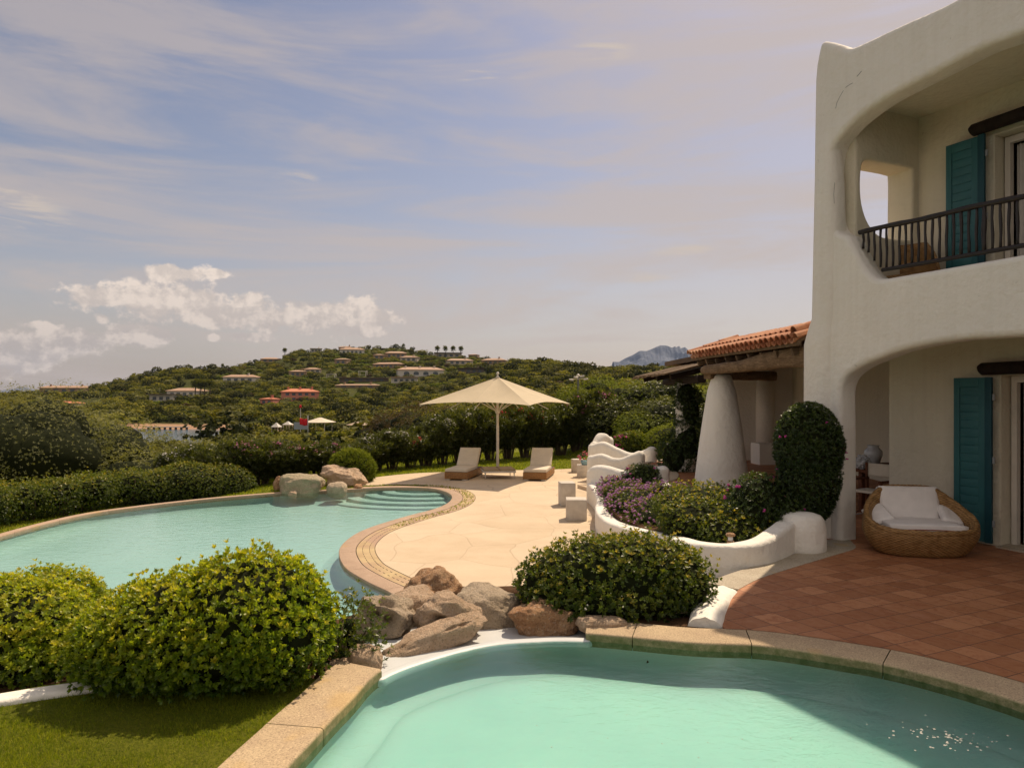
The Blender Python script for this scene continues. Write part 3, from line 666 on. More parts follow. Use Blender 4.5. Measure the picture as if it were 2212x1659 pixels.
# back wall with both door openings
bw = [(-.71,-2.3),(-.71,1.1),(-.66,1.1),(-.66,4.78),(7,4.78),(7,-2.3),(3.2,-2.3),(3.2,.245),(.985,.245),(.985,-2.3)]
bwh = [(.90,1.25),(.90,3.53),(2.9,3.53),(2.9,1.25)]
plate_obj('back_wall', [bw, bwh], lambda a, b, c: FW(a, 1.66+c, b), M['stucco2'], villa, depth=.32, bev=.02)
tbox('roof_slab', -.6, 7, 1.9, 6.5, 4.3, 4.72, M['stucco2'])
tbox('side_wall', -.70, -.40, 1.83, 6.5, -2.3, 4.3, M['stucco2']); tbox('rear_wall', -.40, 7, 6.2, 6.5, -2.3, 4.3, M['stucco2'])
tbox('upper_floor', -.40, 7, 1.83, 6.2, .95, 1.2, M['stucco2']); tbox('room_wall', 6.7, 7, .21, 6.2, -2.3, 4.3, M['stucco2'])
# doors: frame, glass, curtain
for z0, z1, t0 in ((-2.06, .24, .985), (1.27, 3.52, .90)):
    d = tbox('door', t0+.02, t0+.09, 1.70, 1.78, z0, z1, M['metal_w'])
    tbox('door_rail', t0+.09, t0+2.0, 1.70, 1.78, z1-.09, z1, M['metal_w'], d)
    tbox('door_post', t0+.52, t0+.585, 1.71, 1.77, z0, z1-.09, M['metal_w'], d)
    tbox('glass', t0+.585, t0+2, 1.735, 1.745, z0, z1-.09, M['glass'], d)
    rows = []
    b = MB(); n = 40; V = []
    for i in range(n+1):
        t = t0+.10+.42*i/n; m = 1.84+.02*math.sin(i*1.05); V += [FW(t, m, z0+.02), FW(t, m, z1-.1)]
    mk('curtain', V, [(2*i, 2*i+2, 2*i+3, 2*i+1) for i in range(n)], M['whitecloth'], d, smooth=True, world=True)
tbox('door_threshold', .99, 3.2, 1.38, 1.82, -2.2, -2.055, M['strip'])
# shutters: two folded leaves each, framed, with boards
def shutter(t0, t1, z0, z1, label):
    s = tbox('shutter', t0, t1, 1.385, 1.42, z0, z1, M['tealpaint'], bev=.004); s['label'] = label
    w = t1-t0; fr = .085 if w > .4 else .05
    fb = MB(); R = Matrix.Translation(O_) @ Matrix.Rotation(math.atan2(D_.y, D_.x), 4, 'Z')
    for a, b, c, d in ((t0, t0+fr, z0, z1), (t1-fr*1.1, t1, z0, z1), (t0+fr, t1-fr*1.1, z1-.13, z1), (t0+fr, t1-fr*1.1, z0, z0+.15)):
        fb.box(((a+b)/2, 1.3765, (c+d)/2), (b-a-.002, .0165, d-c-.002), 0, .003, M=R)
    fb.build('shutter_frame', M['tealpaint'], s, sharp=30, world=True)
    bb = MB(); n = 17; h = (z1-.13-z0-.15)/n
    for k in range(n): bb.box(((t0+t1)/2, 1.381, z0+.15+h*(k+.5)), (w-2*fr-.012, .010, h-.005), 0, .002, M=R)
    bb.build('shutter_board', M['tealpaint'], s, sharp=30, world=True)
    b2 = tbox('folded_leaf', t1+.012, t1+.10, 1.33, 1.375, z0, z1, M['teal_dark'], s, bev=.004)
    for f in (.12, .5, .88): hb = MB(); hb.box((t1+.115, 1.36, z0+(z1-z0)*f), (.03, .02, .09), 0, .004, M=R); hb.build('hinge', M['metal_g'], s, sharp=30, world=True)
shutter(.418, .86, -2.03, .22, 'teal board shutter folded against the ground floor wall'); shutter(.303, .765, 1.29, 3.545, 'teal board shutter folded back on the balcony wall')
for (u, z, mm, nm) in ((2121, .335, 1.36, 'ground'), (2102, 3.64, 1.36, 'balcony')):
    t0 = fac(u, 500, 1.40)[0]; b = MB(); b.tube([FW(t0, mm, z-.01), FW(t0+.03, mm, z), FW(t0+1, mm, z+.01), FW(t0+2.6, mm, z)], [.065,.085,.09,.09], 18); b.build('lintel_log', M['darkwood'], villa, smooth=True, world=True)
# railing
def railz(t): return 2.245-.012*t
rt0, rt1 = -.02, 4.9
b = MB(); b.tube([FW(t, .0, railz(t)+.006*math.sin(t*5)) for t in np.linspace(rt0, rt1, 40)], [.034+.003*math.sin(k*1.7) for k in range(40)], 10)
ral = b.build('railing', M['iron'], villa, smooth=True, world=True); ral['label'] = 'dark wooden balcony rail with crooked uprights'
b = MB(); b.tube([FW(t, .0, 1.665) for t in np.linspace(.34, rt1, 30)], .028, 8); b.build('bottom_rail', M['iron'], ral, smooth=True, world=True)
ts = [fac(2900/1.7355+q/1.276/1.7355, 500, 0)[0] for q in (430,455,483,512,541,571,603,632,662,694,727,760,794,828,862,898,934,971,1007,1047,1086,1126,1167)]
while ts[-1] < 4.7: ts.append(ts[-1]+.1)
for i, t in enumerate(ts):
    zb = 1.67 if t > .36 else np.interp(t, [-.05,.12,.24,.36], [2.08,1.95,1.78,1.66])
    b = MB(); ph = random.random()*6; tk = .052 if i in (18,) else .0165
    if i == 15: tk = .019
    zz = np.linspace(zb, railz(t), 7); b.tube([FW(t+.003*math.sin(ph+k*1.3), .003*math.cos(ph+k), z) for k, z in enumerate(zz)], [min(tk, .026)*(1+.13*math.sin(ph*2+k*1.5)) for k in range(7)], 8)
    b.build('baluster', M['iron'], ral, smooth=True, world=True)
# hairline cracks in the plaster
b = MB()
def crack(pts, w=.0028):
    P = [fac(u, v, -.1515) for u, v in pts]
    for (a, b_), (c, d) in zip(P, P[1:]): b.tube([FW(a, -.1505, b_), FW(c, -.1505, d)], w, 4)
crack([(1802,500/1.0*1.0-60),(1801,420),(1803,395)],.002); crack([(1805,235),(1808,222),(1816,206),(1822,196)]); crack([(1826,190),(1836,183),(1842,180)]); crack([(1851,166),(1858,158),(1861,154)], .0035)
b.build('plaster_crack', M['black'], villa, world=True)
# ================================================================== porch wing with tiled roof
porch = empty('porch', (4.4, 14, ZT), 'single-storey white porch with clay tile roof, rough beam and cone-shaped column', 'porch')
E0 = Vector((4.40,10.9,.80)); E1 = Vector((4.03,15.95,.80)); ed = (E1-E0).normalized(); LR = (E1-E0).length
upv = Vector((math.cos(rad(19))*-ed.y*-1, 0, 0)); per = Vector((ed.y, -ed.x, 0)); sl = math.tan(rad(18)); 
if per.x < 0: per = -per
def RP(s, w, h=0): p = E0+ed*s+per*w; return Vector((p.x, p.y, p.z+w*sl+h))
sd = (per+Vector((0,0,sl))).normalized(); nr = Vector((-sl*per.x, -sl*per.y, 1)).normalized()
V = []; F = []; pitch = .205; ncol = int(LR/pitch)
def tilepiece(o, r0, r1, ln, up=True, seg=7, ang=170):
    b = len(V)
    for q, r in ((0, r0), (1, r1)):
        for th in (1.0, .86):
            for k in range(seg+1):
                a = rad(90-ang/2+ang*k/seg); x = math.cos(a)*r*th; h = math.sin(a)*r*th*(1 if up else -1)
                V.append(o+sd*(ln*q)+ed*x+nr*(h+q*.0))
    n = seg+1
    for k in range(seg):
        F.append((b+k, b+k+1, b+2*n+k+1, b+2*n+k)); F.append((b+n+k, b+3*n+k, b+3*n+k+1, b+n+k+1)); F.append((b+k, b+n+k, b+n+k+1, b+k+1))
for c in range(ncol+1):
    for r in range(3):
        w = -.10+r*.36; jx = random.uniform(-.008, .008); rr = random.uniform(.95, 1.06)
        o = RP(c*pitch+jx, w, .075+.018*((r) % 2)); tilepiece(o, .088*rr, .070*rr, .42, True)
        if c < ncol: tilepiece(RP((c+.5)*pitch, w-.03, .085), .085, .095, .42, False)
# verge tiles at the far gable and thicker near the tower
for r in range(3): tilepiece(RP(LR+.02, -.10+r*.36, .10), .10, .085, .44)
for r in range(3): tilepiece(RP(.12, -.06+r*.36, .15), .11, .09, .44)
mk('roof_tiles', V, F, M['tile'], porch, sharp=35, world=True)
b = MB(); 
q = [RP(0, -.02, .045), RP(LR-.02, -.02, .045), RP(LR-.02, 1.05, .045), RP(0, 1.05, .045)]; q2 = [p-Vector((0,0,.05)) for p in q]
b.add(q+q2, [(0,1,2,3),(7,6,5,4),(0,4,5,1),(1,5,6,2),(2,6,7,3),(3,7,4,0)]); b.build('roof_boards', M['canopy_wood'], porch, world=True)
def beamline(name, p0, p1, w, h, mt, n=24, wob=.02, par=porch, taper=None):
    p0, p1 = Vector(p0), Vector(p1); d = (p1-p0).normalized(); x = Vector((d.y, -d.x, 0)).normalized(); z = x.cross(d); z = z if z.z > 0 else -z; V = []; m = 12
    for i in range(n+1):
        f = i/n; c = p0+(p1-p0)*f; hh = h if not taper else np.interp(f, taper[0], taper[1]); e = min(1, .55+.45*min(f, 1-f)*n*.6) if taper else 1
        for k in range(m):
            a = 2*math.pi*k/m; ca, sa = math.cos(a), math.sin(a); sx = math.copysign(abs(ca)**.45, ca)*w/2*e; sz = math.copysign(abs(sa)**.45, sa)*hh/2*e
            g = 1+wob*mn.noise(Vector((f*9+p0.x*5, ca*1.5, sa*1.5+p0.y)))*3
            V.append(c+x*sx*g+z*(sz*g+(hh-h)/2))
    F = [(i*m+k, i*m+(k+1) % m, (i+1)*m+(k+1) % m, (i+1)*m+k) for i in range(n) for k in range(m)]+[tuple(range(m-1, -1, -1)), tuple(n*m+k for k in range(m))]
    return mk(name, V, F, mt, par, sharp=60, world=True)
a, c_ = RP(0, -.03, -.02), RP(LR, -.03, -.02)
beamline('fascia_board', a, c_, .05, .09, M['canopy_wood'], 10, .01)
beamline('wall_plate', RP(0, .30, -.24), RP(LR-.02, .30, -.24), .10, .20, M['darkwood'], 10, .01)
beamline('main_beam', (3.99,14.95,.495), (4.66,10.9,.525), .24, .22, M['beam'], 40, .035, taper=([0,.1,.45,.62,.8,1],[.19,.19,.22,.30,.34,.33]))
for k, s in enumerate((.35,.95,1.5,2.05,2.6,3.15,3.7,4.25,4.8)):
    beamline('rafter', RP(s, .015, -.155), RP(s, .95, -.125), .07+.008*math.sin(k*2), .13+.02*math.sin(k*3), M['canopy_wood'], 8, .03)
# cross timber on the column
beamline('bracket_timber', (4.0,14.7,.39), (5.6,15.4,.37), .24, .20, M['beam'], 16, .05)
# cone column
mb = MB(); pr = [(.60,-.1),(.575,.0),(.553,.15),(.512,.5),(.455,.95),(.395,1.4),(.335,1.8),(.28,2.15),(.215,2.36),(.195,2.43),(.15,2.47)]
mb.lathe(pr, (4.30,14.72,ZT), 44, fn=lambda th, z: 1+.012*math.sin(2*th+z*1.5)+.006*math.sin(5*th-z)); mb.build('cone_column', M['stucco'], porch, smooth=True, world=True)
# wing walls and ceiling
b = MB(); b.box((7.85,22.65,-.6), (2.9,.3,3.2)); b.build('wing_wall', M['stucco'], porch, world=True)
b = MB(); b.box((8.95,17.4,-.6), (.3,10.2,3.2)); b.build('wing_wall', M['stucco2'], porch, world=True)
mb = MB(); mb.lathe([(.28,-.1),(.28,2.9)], (7.92,22.45,ZT), 24, sy=.8); mb.build('pilaster', M['stucco'], porch, smooth=True, world=True)
wall('masonry_seat', [(7.22,21.3,ZT-.1,ZT+.61,.6),(7.7,21.35,ZT-.1,ZT+.61,.6)], 'white plaster block seat against the porch back wall beyond the cone column', r=.05, n=2, ends=False)
b = MB(); b.box((7.3,17.2,.96), (4.6,12.6,.14)); b.build('porch_ceiling', M['canopy_wood'], porch, world=True)
# timber lean-to canopy beyond the roof
can = empty('plank_canopy', (4.5, 18.3, ZT), 'grey wooden plank canopy sloping down left beyond the tiled porch roof', 'canopy')
for k in range(13):
    y = 17.7+.36*k; beamline('plank', (3.72+.02*math.sin(k*5), y, .47+.02*math.sin(k*3)), (5.9, y, 1.02), .335, .05, M['canopy_wood'], 6, .02, can)
for y in (17.9, 19.6, 21.5): beamline('canopy_beam', (3.95, y, .41), (5.9, y, .87), .14, .15, M['darkwood'], 6, .03, can)
beamline('edge_beam', (4.55,17.2,.35), (4.75,22.2,.35), .2, .2, M['darkwood'], 10, .03, can)
mb = MB(); mb.tube([(4.72,19.4,-2.3),(4.70,19.4,-1.2),(4.62,19.4,-.2),(4.66,19.4,.27)], [.34,.27,.2,.2], 16); mb.build('canopy_post', M['stucco'], can, smooth=True, world=True)
# ================================================================== furniture
def rbox(s, c, d, rz=0, bev=.02): s.box(c, d, rz, bev); return s
def copytree(o, parent=None):
    c = o.copy(); COL.objects.link(c); c.parent = parent
    for ch in list(o.children): copytree(ch, c)
    return c
# ---- big wicker armchair (egg-shaped tub), local frame: front = -Y
ch = empty('wicker_armchair', (5.34, 9.47, ZT), 'wide honey-brown wicker tub armchair with white cushions in the ground floor arch', 'armchair', rz=rad(-9)); ch.scale = (.95, .95, .96)
def rimh(a):                                     # a = angle, 0 front, pi back
    q = abs(a)/math.pi
    return float(np.interp(q, [0,.2,.30,.42,.60,.72,.80,.9,1], [.345,.36,.385,.45,.66,.80,.835,.84,.84]))
def rimr(a):                                     # outline radius factors (x, y)
    q = abs(a)/math.pi
    rx = float(np.interp(q, [0,.3,.45,.6,.75,1], [.74,.75,.74,.66,.56,.50])); ry = float(np.interp(q, [0,.3,.5,.75,1], [.56,.58,.6,.55,.50])); return rx, ry
def tub():
    NA = 96; prof = []
    V = []; rows = 0
    secs = [(-1, .0), (.0, .0), (.06, .01), (.3, .13), (.55, .20), (.8, .22), (1, .20)]
    # outer side from base to rim, rolled rim, inner side down to the seat
    path = [('o', .0), ('o', .04), ('o', .15), ('o', .3), ('o', .5), ('o', .7), ('o', .86), ('o', .95), ('r', 0), ('r', 1), ('r', 2), ('i', .93), ('i', .8), ('i', .6), ('i', .4), ('i', .25)]
    for kind, f in path:
        for k in range(NA):
            a = -math.pi+2*math.pi*k/NA; rx, ry = rimr(a); h = rimh(a); ca, sa = math.cos(a), math.sin(a)
            se = lambda x: math.copysign(abs(x)**.82, x)
            H0 = .33                                     # height of the fattest ring
            if kind == 'o':
                z = f*(h-.03)
                bul = math.sin(min(z/H0, 1)*math.pi/2); base = .76+.24*bul
                lean = 1 if z < H0 else 1-.05*(z-H0)/.5
                s = base*lean
                if z > H0: s = 1.0-.20*((z-H0)/.55)**1.3*(.35+.65*(abs(a)/math.pi))
                if f < .02: s *= .93
            elif kind == 'r':
                zz = h-.03; s0 = 1.0-.20*(max(zz-H0, 0)/.55)**1.3*(.35+.65*(abs(a)/math.pi)); s = s0-(.025, .07, .12)[int(f)]; z = h+(-.006, .004, -.014)[int(f)]
            else:
                z = .22+(h-.05-.22)*f; s0 = 1.0-.20*(max(z-H0, 0)/.55)**1.3*(.35+.65*(abs(a)/math.pi)); s = s0-.16-.03*(1-f)
            V.append((se(sa)*rx*s, -se(ca)*ry*s, z))
        rows += 1
    F = [(i*NA+k, i*NA+(k+1) % NA, (i+1)*NA+(k+1) % NA, (i+1)*NA+k) for i in range(rows-1) for k in range(NA)]
    F += [tuple(range(NA-1, -1, -1)), tuple((rows-1)*NA+k for k in range(NA))]
    mk('tub', V, F, M['wicker'], ch, smooth=True)
    # braided rim
    b = MB(); P = []
    for k in range(97):
        a = -math.pi+2*math.pi*k/96; rx, ry = rimr(a); h = rimh(a); s0 = 1.0-.20*(max(h-.03-.33, 0)/.55)**1.3*(.35+.65*abs(a)/math.pi)-.055
        se = lambda x: math.copysign(abs(x)**.82, x); P.append((se(math.sin(a))*rx*s0, -se(math.cos(a))*ry*s0, h-.012))
    b.tube(P, [.040+.003*math.sin(k*2.6) for k in range(97)], 12, False); b.build('rim', M['wicker'], ch, smooth=True)
tub()
def pillow(name, c, d, mt, parent, M4=None, puff=.5, nx=14):
    bm = bmesh.new(); bmesh.ops.create_cube(bm, size=1); bmesh.ops.subdivide_edges(bm, edges=list(bm.edges), cuts=nx, use_grid_fill=True)
    V = []
    for v in bm.verts:
        x, y, z = v.co*2; ex = (1-abs(x)**3.5); ey = (1-abs(y)**3.5); k = puff+(1-puff)*math.sqrt(max(ex, 0)*max(ey, 0))
        w = 1-.05*(1-k); z2 = z*k
        n = mn.noise(Vector((x*1.6+c[0]*3, y*1.6, z)))*.05
        V.append(Vector((x*d[0]/2*w, y*d[1]/2*w, z2*d[2]/2+n*d[2])))
    bm.verts.index_update(); F = [[v.index for v in f.verts] for f in bm.faces]; bm.free()
    R = Matrix.Translation(c) @ (M4 if M4 is not None else Matrix.Identity(4))
    return mk(name, [R @ v for v in V], F, mt, parent, smooth=True)
pillow('seat_cushion', (0, -.03, .36), (.98, .80, .17), M['cushion_w'], ch, puff=.72)
bc = pillow('back_cushion', (0, .30, .60), (.80, .50, .20), M['cushion_w'], ch, Matrix.Rotation(rad(70), 4, 'X'), .62)
pillow('side_cushion', (-.47, .10, .47), (.30, .42, .12), M['cushion_w'], ch, Matrix.Rotation(rad(-22), 4, 'Y') @ Matrix.Rotation(rad(25), 4, 'X'), .3)
pillow('side_cushion', (.47, .10, .47), (.30, .42, .12), M['cushion_w'], ch, Matrix.Rotation(rad(22), 4, 'Y') @ Matrix.Rotation(rad(25), 4, 'X'), .3)
M['piping'] = simple('rust_piping', (.30, .08, .03))
b = MB(); b.tube([(x, -.425-.012*math.cos(x*2), .352+.02*math.cos(x*3)) for x in np.linspace(-.42, .42, 16)], .006, 6); b.build('piping', M['piping'], ch, smooth=True)
# ---- wicker chair on the balcony
q = fac(1975, 560, .75); c2 = empty('balcony_chair', FW(q[0]-.2, .78, 1.24), 'brown wicker chair seen behind the balcony rail', 'chair', rz=math.atan2(D_.y, D_.x)+rad(20))
b = MB(); V = []
for i, z in enumerate(np.linspace(.05, .95, 10)):
    for k in range(17):
        a = rad(-80+160*k/16); r = .40+.05*math.sin(z*3); zz = z*(1 if abs(a) < .5 else 1-.45*min(1, (abs(a)-.5)/.9)*(z/.95)); V.append((math.sin(a)*r, math.cos(a)*r*.9, zz))
mk('backrest', V, [(i*17+k, i*17+k+1, (i+1)*17+k+1, (i+1)*17+k) for i in range(9) for k in range(16)], M['wicker'], c2, smooth=True).modifiers.new('thick', 'SOLIDIFY').thickness = .03
b = MB(); b.lathe([(.36,.05),(.38,.2),(.37,.38),(.33,.42)], n=20); b.build('seat', M['wicker'], c2, smooth=True)
# ---- umbrella
UY = 24.3; UX = (1075-CX)/F_*UY
um = empty('patio_umbrella', (UX, UY, ZD), 'large cream square parasol on a white pole over the two loungers', 'parasol')
R_ = 2.75; al = rad(22); zr = 2.42; za = 3.33
cs = [Vector((R_*math.sin(al), -R_*math.cos(al), zr)), Vector((R_*math.cos(al), R_*math.sin(al), zr)), Vector((-R_*math.sin(al), R_*math.cos(al), zr)), Vector((-R_*math.cos(al), -R_*math.sin(al), zr))]
V = []; F = []; n = 14; ap = Vector((0, 0, za))
for s in range(4):
    A0, B0 = cs[s], cs[(s+1) % 4]; mid0 = (A0+B0)/2*1.0; 
    halves = ((A0, mid0), (mid0, B0))
    for h, (a, b2) in enumerate(halves):
        base = len(V)
        for i in range(n+1):
            f = i/n
            for j in range(7):
                g = j/6; e = a+(b2-a)*g; gg = g if h == 0 else 1-g            # gg = 0 at corner, 1 at edge middle
                p = ap+(e-ap)*f; edge = (1-(1-gg)**2)*f*f
                p = Vector((p.x*(1-.05*edge), p.y*(1-.05*edge), p.z-.10*math.sin(f*math.pi)*.5*0 + .0))
                p.z += .10*edge*0 - .05*math.sin(math.pi*f)*(4*g*(1-g)) + .09*edge - .10*math.sin(math.pi*f)*.05
                V.append(p)
        F += [(base+i*7+j, base+i*7+j+1, base+(i+1)*7+j+1, base+(i+1)*7+j) for i in range(n) for j in range(6)]
cn = mk('canopy', V, F, M['umb'], um, smooth=True)
b = MB(); b.tube([(0,0,.3),(0,0,za-.02)], .042, 16); b.box((0,0,.95), (.075,.09,1.5), rad(20), .01); pl_ = b.build('pole', M['metal_w'], um, sharp=30)
b = MB(); b.lathe([(.05,za-.03),(.07,za+.0),(.03,za+.04),(.025,za+.08),(.05,za+.12),(.045,za+.16),(.01,za+.18)], n=16); b.build('finial', M['metal_w'], um, smooth=True)
b = MB(); b.lathe([(.05,2.1),(.08,2.12),(.09,2.2),(.06,2.24)], n=16); b.build('hub', M['metal_w'], um, smooth=True)
for s in range(8):
    e = cs[s//2] if s % 2 == 0 else (cs[s//2]+cs[(s//2+1) % 4])/2*.95
    for nm, p0, f, r in (('strut', Vector((0,0,2.15)), .42, .014), ('rib', Vector((0,0,za-.06)), .985, .013)):
        p1 = ap+(e-ap)*f-Vector((0,0,.05+(.04 if f < .9 else 0))); bb = MB(); mdl = (p0+p1)/2-Vector((0,0,.04 if nm == 'strut' else -.0))
        bb.tube([p0, mdl if nm == 'strut' else (p0+p1)/2-Vector((0,0,.055)), p1], r, 6); bb.build(nm, M['metal_w'], um, smooth=True)
# ---- low bench round the umbrella foot
bn = empty('umbrella_bench', (UX+.02, 23.75, ZD), 'low white table bench with tan pads round the parasol pole', 'bench', rz=rad(9))
b = MB(); rbox(b, (0,0,.235), (1.06,1.0,.05), 0, .008); rbox(b, (0,0,.19), (.9,.86,.05)); b2 = MB()
for sx in (-1,1):
    for sy in (-1,1):
        l = MB(); l.tube([(sx*.48,sy*.45,.0),(sx*.47,sy*.44,.21)], [.012,.02], 8); l.build('leg', M['metal_w'], bn, smooth=True)
b = MB(); b.box((0,0,.232), (1.06,1.0,.055), 0, .01); b.build('frame', M['metal_w'], bn, sharp=30)
for sx in (-1,1): pillow('pad', (sx*.262, 0, .29), (.51,.98,.075), M['canvas_bench'], bn, puff=.75, nx=8)
# ---- loungers
def lounger(loc, rz, label):
    t = empty('sun_lounger', loc, label, 'sun lounger', 'wicker loungers under the parasol', rz)
    b = MB(); b.box((0,.98,.155), (.76,1.96,.225), 0, .015); b.build('base', M['wicker2'], t, sharp=30)
    for sx in (-1,1):
        for y in (.10,1.86): l = MB(); l.box((sx*.28,y,.022), (.15,.12,.042), 0, .004); l.build('leg', M['metal_w'], t)
    pillow('seat_pad', (0,.64,.315), (.74,1.26,.10), M['cushion'], t, puff=.78, nx=12)
    R = Matrix.Rotation(rad(51), 4, 'X'); L = .74
    pillow('back_pad', (0,1.24+L/2*math.cos(rad(51)),.33+L/2*math.sin(rad(51))), (.72,L,.10), M['cushion'], t, R, .8, 12)
    b = MB(); b.box((0,1.27+L/2*math.cos(rad(51)),.27+L/2*math.sin(rad(51))), (.68,L*.95,.03), M=Matrix.Identity(4)); 
    Rm = Matrix.Translation((0,1.30+L/2*math.cos(rad(51)),.29+L/2*math.sin(rad(51)))) @ R; b = MB(); b.box((0,0,0), (.68,L*.93,.03), 0, .005, M=Rm); b.build('backrest', M['wicker2'], t, sharp=30)
lounger((-1.80, 22.95, ZD), rad(-13), 'wicker sun lounger with cream pad, standing left of the parasol pole')
lounger((.72, 22.85, ZD), rad(-11), 'wicker sun lounger with cream pad, standing right of the parasol pole')
# ---- concrete stool blocks with a slot handle
def stool(loc, d, rz, label, slot=True):
    t = empty('stool_block', loc, label, 'stool', 'white concrete stools', rz)
    b = MB(); b.box((0,0,d[2]/2), d, 0, .012); b.build('block', M['concrete'], t, sharp=30)
    if slot:
        b = MB(); b.box((0,-d[1]/2-.0005,d[2]*.80), (.11,.006,.022), 0, .002); b.box((0,d[1]/2+.0005,d[2]*.80), (.11,.006,.022), 0, .002)
        s = MB(); s.box((0,-d[1]/2,d[2]*.80), (.13,.004,.025)); s.build('slot_handle', M['black'], t)
stool((1.37,17.92,ZD), (.37,.44,.57), rad(5), 'tall white concrete block stool on the deck behind the lower block', False)
stool((1.42,15.88,ZD), (.45,.45,.46), rad(-3), 'low white concrete block on the deck, nearest the planter wall', False)
stool((4.90,21.75,ZT), (.38,.42,.56), rad(-4), 'white block stool with slot handle on the patio, left and behind of the pair')
stool((5.12,21.3,ZT), (.38,.42,.56), rad(14), 'white block stool with slot handle on the patio, right and front of the pair')
stool((2.32,25.4,ZD), (.38,.38,.46), rad(8), 'white block stool beside the lawn left of the stair walls', False)
stool((2.36,24.0,ZD), (.38,.38,.40), rad(-5), 'white block under the pink flower pot by the stair walls', False)
def lozenge_plant(loc, label):
    t = empty('flower_pot', loc, label, 'potted plant')
    b = MB(); b.lathe([(.09,0),(.12,.1),(.13,.14)], n=16); b.build('pot', simple('blue_pot', (.25,.42,.5)), t, smooth=True)
    v, f = ico(1); V = []; F = []; V2 = []; F2 = []
    for k in range(60):
        a, e, r = random.uniform(0, 6.28), random.uniform(-.2, 1.5), random.uniform(.12, .25)
        c = np.array((math.cos(a)*math.cos(e)*r, math.sin(a)*math.cos(e)*r, .2+math.sin(e)*r*1.2)); s = random.uniform(.02, .04)
        if k % 3 == 0: mk('flower', v*s*1.3*[1,1,.5]+c, f, M['fl_red2'], t)
        else: F2 += (f+len(V2)).tolist(); V2 += (v*s*[1,1,.5]+c).tolist()
    mk('foliage', V2, F2, M['lf_dark'], t)
M['fl_red2'] = flower('coral_petals', (.70, .16, .20))
lozenge_plant((2.42, 23.95, ZD+.40), 'small pot of coral pink flowers standing on a white block by the stair walls')
# ---- security cameras on a pole
M['pole_dark'] = simple('weathered_pole', (.10, .10, .10), None, 4, .5, .4)
Yp = 32.6; xp = (1249-CX)/F_*Yp
po = empty('camera_pole', (xp, Yp, -2.75), 'grey pole with a cluster of white security cameras above the hedge', 'camera pole')
ztop = (HZ-818)/F_*Yp+2.75
b = MB(); b.tube([(0,0,0),(0,0,ztop+.1)], [.05,.035], 10); b.build('pole', M['pole_dark'], po, smooth=True)
for a, l, dz in ((-.33,.40,-.06),(.33,.40,-.03),(-.12,.25,.05),(.16,.22,.10)):
    b = MB(); b.box((a*.6,-.1,ztop+dz+.03), (abs(a)*.9+.1,.05,.03)); b.build('arm', M['metal_w'], po)
    b = MB(); R = Matrix.Translation((a,-.18,ztop+dz)) @ Matrix.Rotation(rad(-12 if a > 0 else 12), 4, 'Y'); b.box((0,0,0), (.20,.10,.08), 0, .02, M=R); b.build('security_camera', M['metal_w'], po, sharp=30)
b = MB(); b.lathe([(.02,0),(.08,.02),(.085,.06),(.05,.12),(.02,.14)], (0,0,ztop+.08), 14); b.build('dome', M['metal_w'], po, smooth=True)
# ---- garden light in the planter
gl = empty('garden_light', (2.74,9.0,-1.95), 'small brown post light at the foot of the dark creeper bush in the planter', 'garden light')
b = MB(); b.lathe([(.045,0),(.045,.10),(.035,.105)], n=14); b.build('base', M['rock_brown'], gl, smooth=True)
b = MB(); b.lathe([(.032,.105),(.032,.165)], n=12); b.build('lens', M['ceramic'], gl, smooth=True)
b = MB(); b.lathe([(.055,.165),(.06,.185),(.045,.20)], n=14); b.build('cap', M['rock_brown'], gl, smooth=True)
# ---- dining group in the porch (seen through the arch)
tb = empty('dining_table', (6.75, 12.9, ZT), 'dark wooden dining table in the shade behind the arch', 'table')
b = MB(); b.box((0,.2,.73), (1.5,1.3,.05), rad(8), .008); b.build('tabletop', M['redwood'], tb, sharp=30)
for sx, sy in ((-.6,-.3),(.6,-.3),(-.6,.7),(.6,.7)): b = MB(); b.box((sx,sy,.355), (.09,.09,.70), rad(8), .005); b.build('leg', M['redwood'], tb, sharp=30)
va = MB(); va.lathe([(.075,0),(.085,.02),(.12,.12),(.155,.22),(.15,.29),(.10,.345),(.085,.36),(.105,.385),(.11,.395),(.095,.395)], n=28)
o = va.build('ceramic_vase', M['ceramic'], None, smooth=True); o.location = (6.52, 12.95, ZT+.755); tag(o, 'pale grey bulbous ceramic vase standing on the dark table behind the arch', 'vase')
v, f = ico(2); V = []; F = []
for k in range(95):
    d = Vector((random.gauss(0,1), random.gauss(0,1), random.gauss(0,1))).normalized(); s = random.uniform(.016,.030); c = np.array(d[:])*.12*[1,1,.95]+[0,0,.13]
    F += (f+len(V)).tolist(); V += (v*s*[1.3,1.3,.8]+c).tolist()
F += (f+len(V)).tolist(); V += (v*.112+[0,0,.13]).tolist()
o = mk('coral_ornament', V, F, M['ceramic'], None, smooth=True); o.location = (6.12, 12.55, ZT+.755); tag(o, 'knobbly grey coral ball ornament on the table beside the vase', 'ornament')
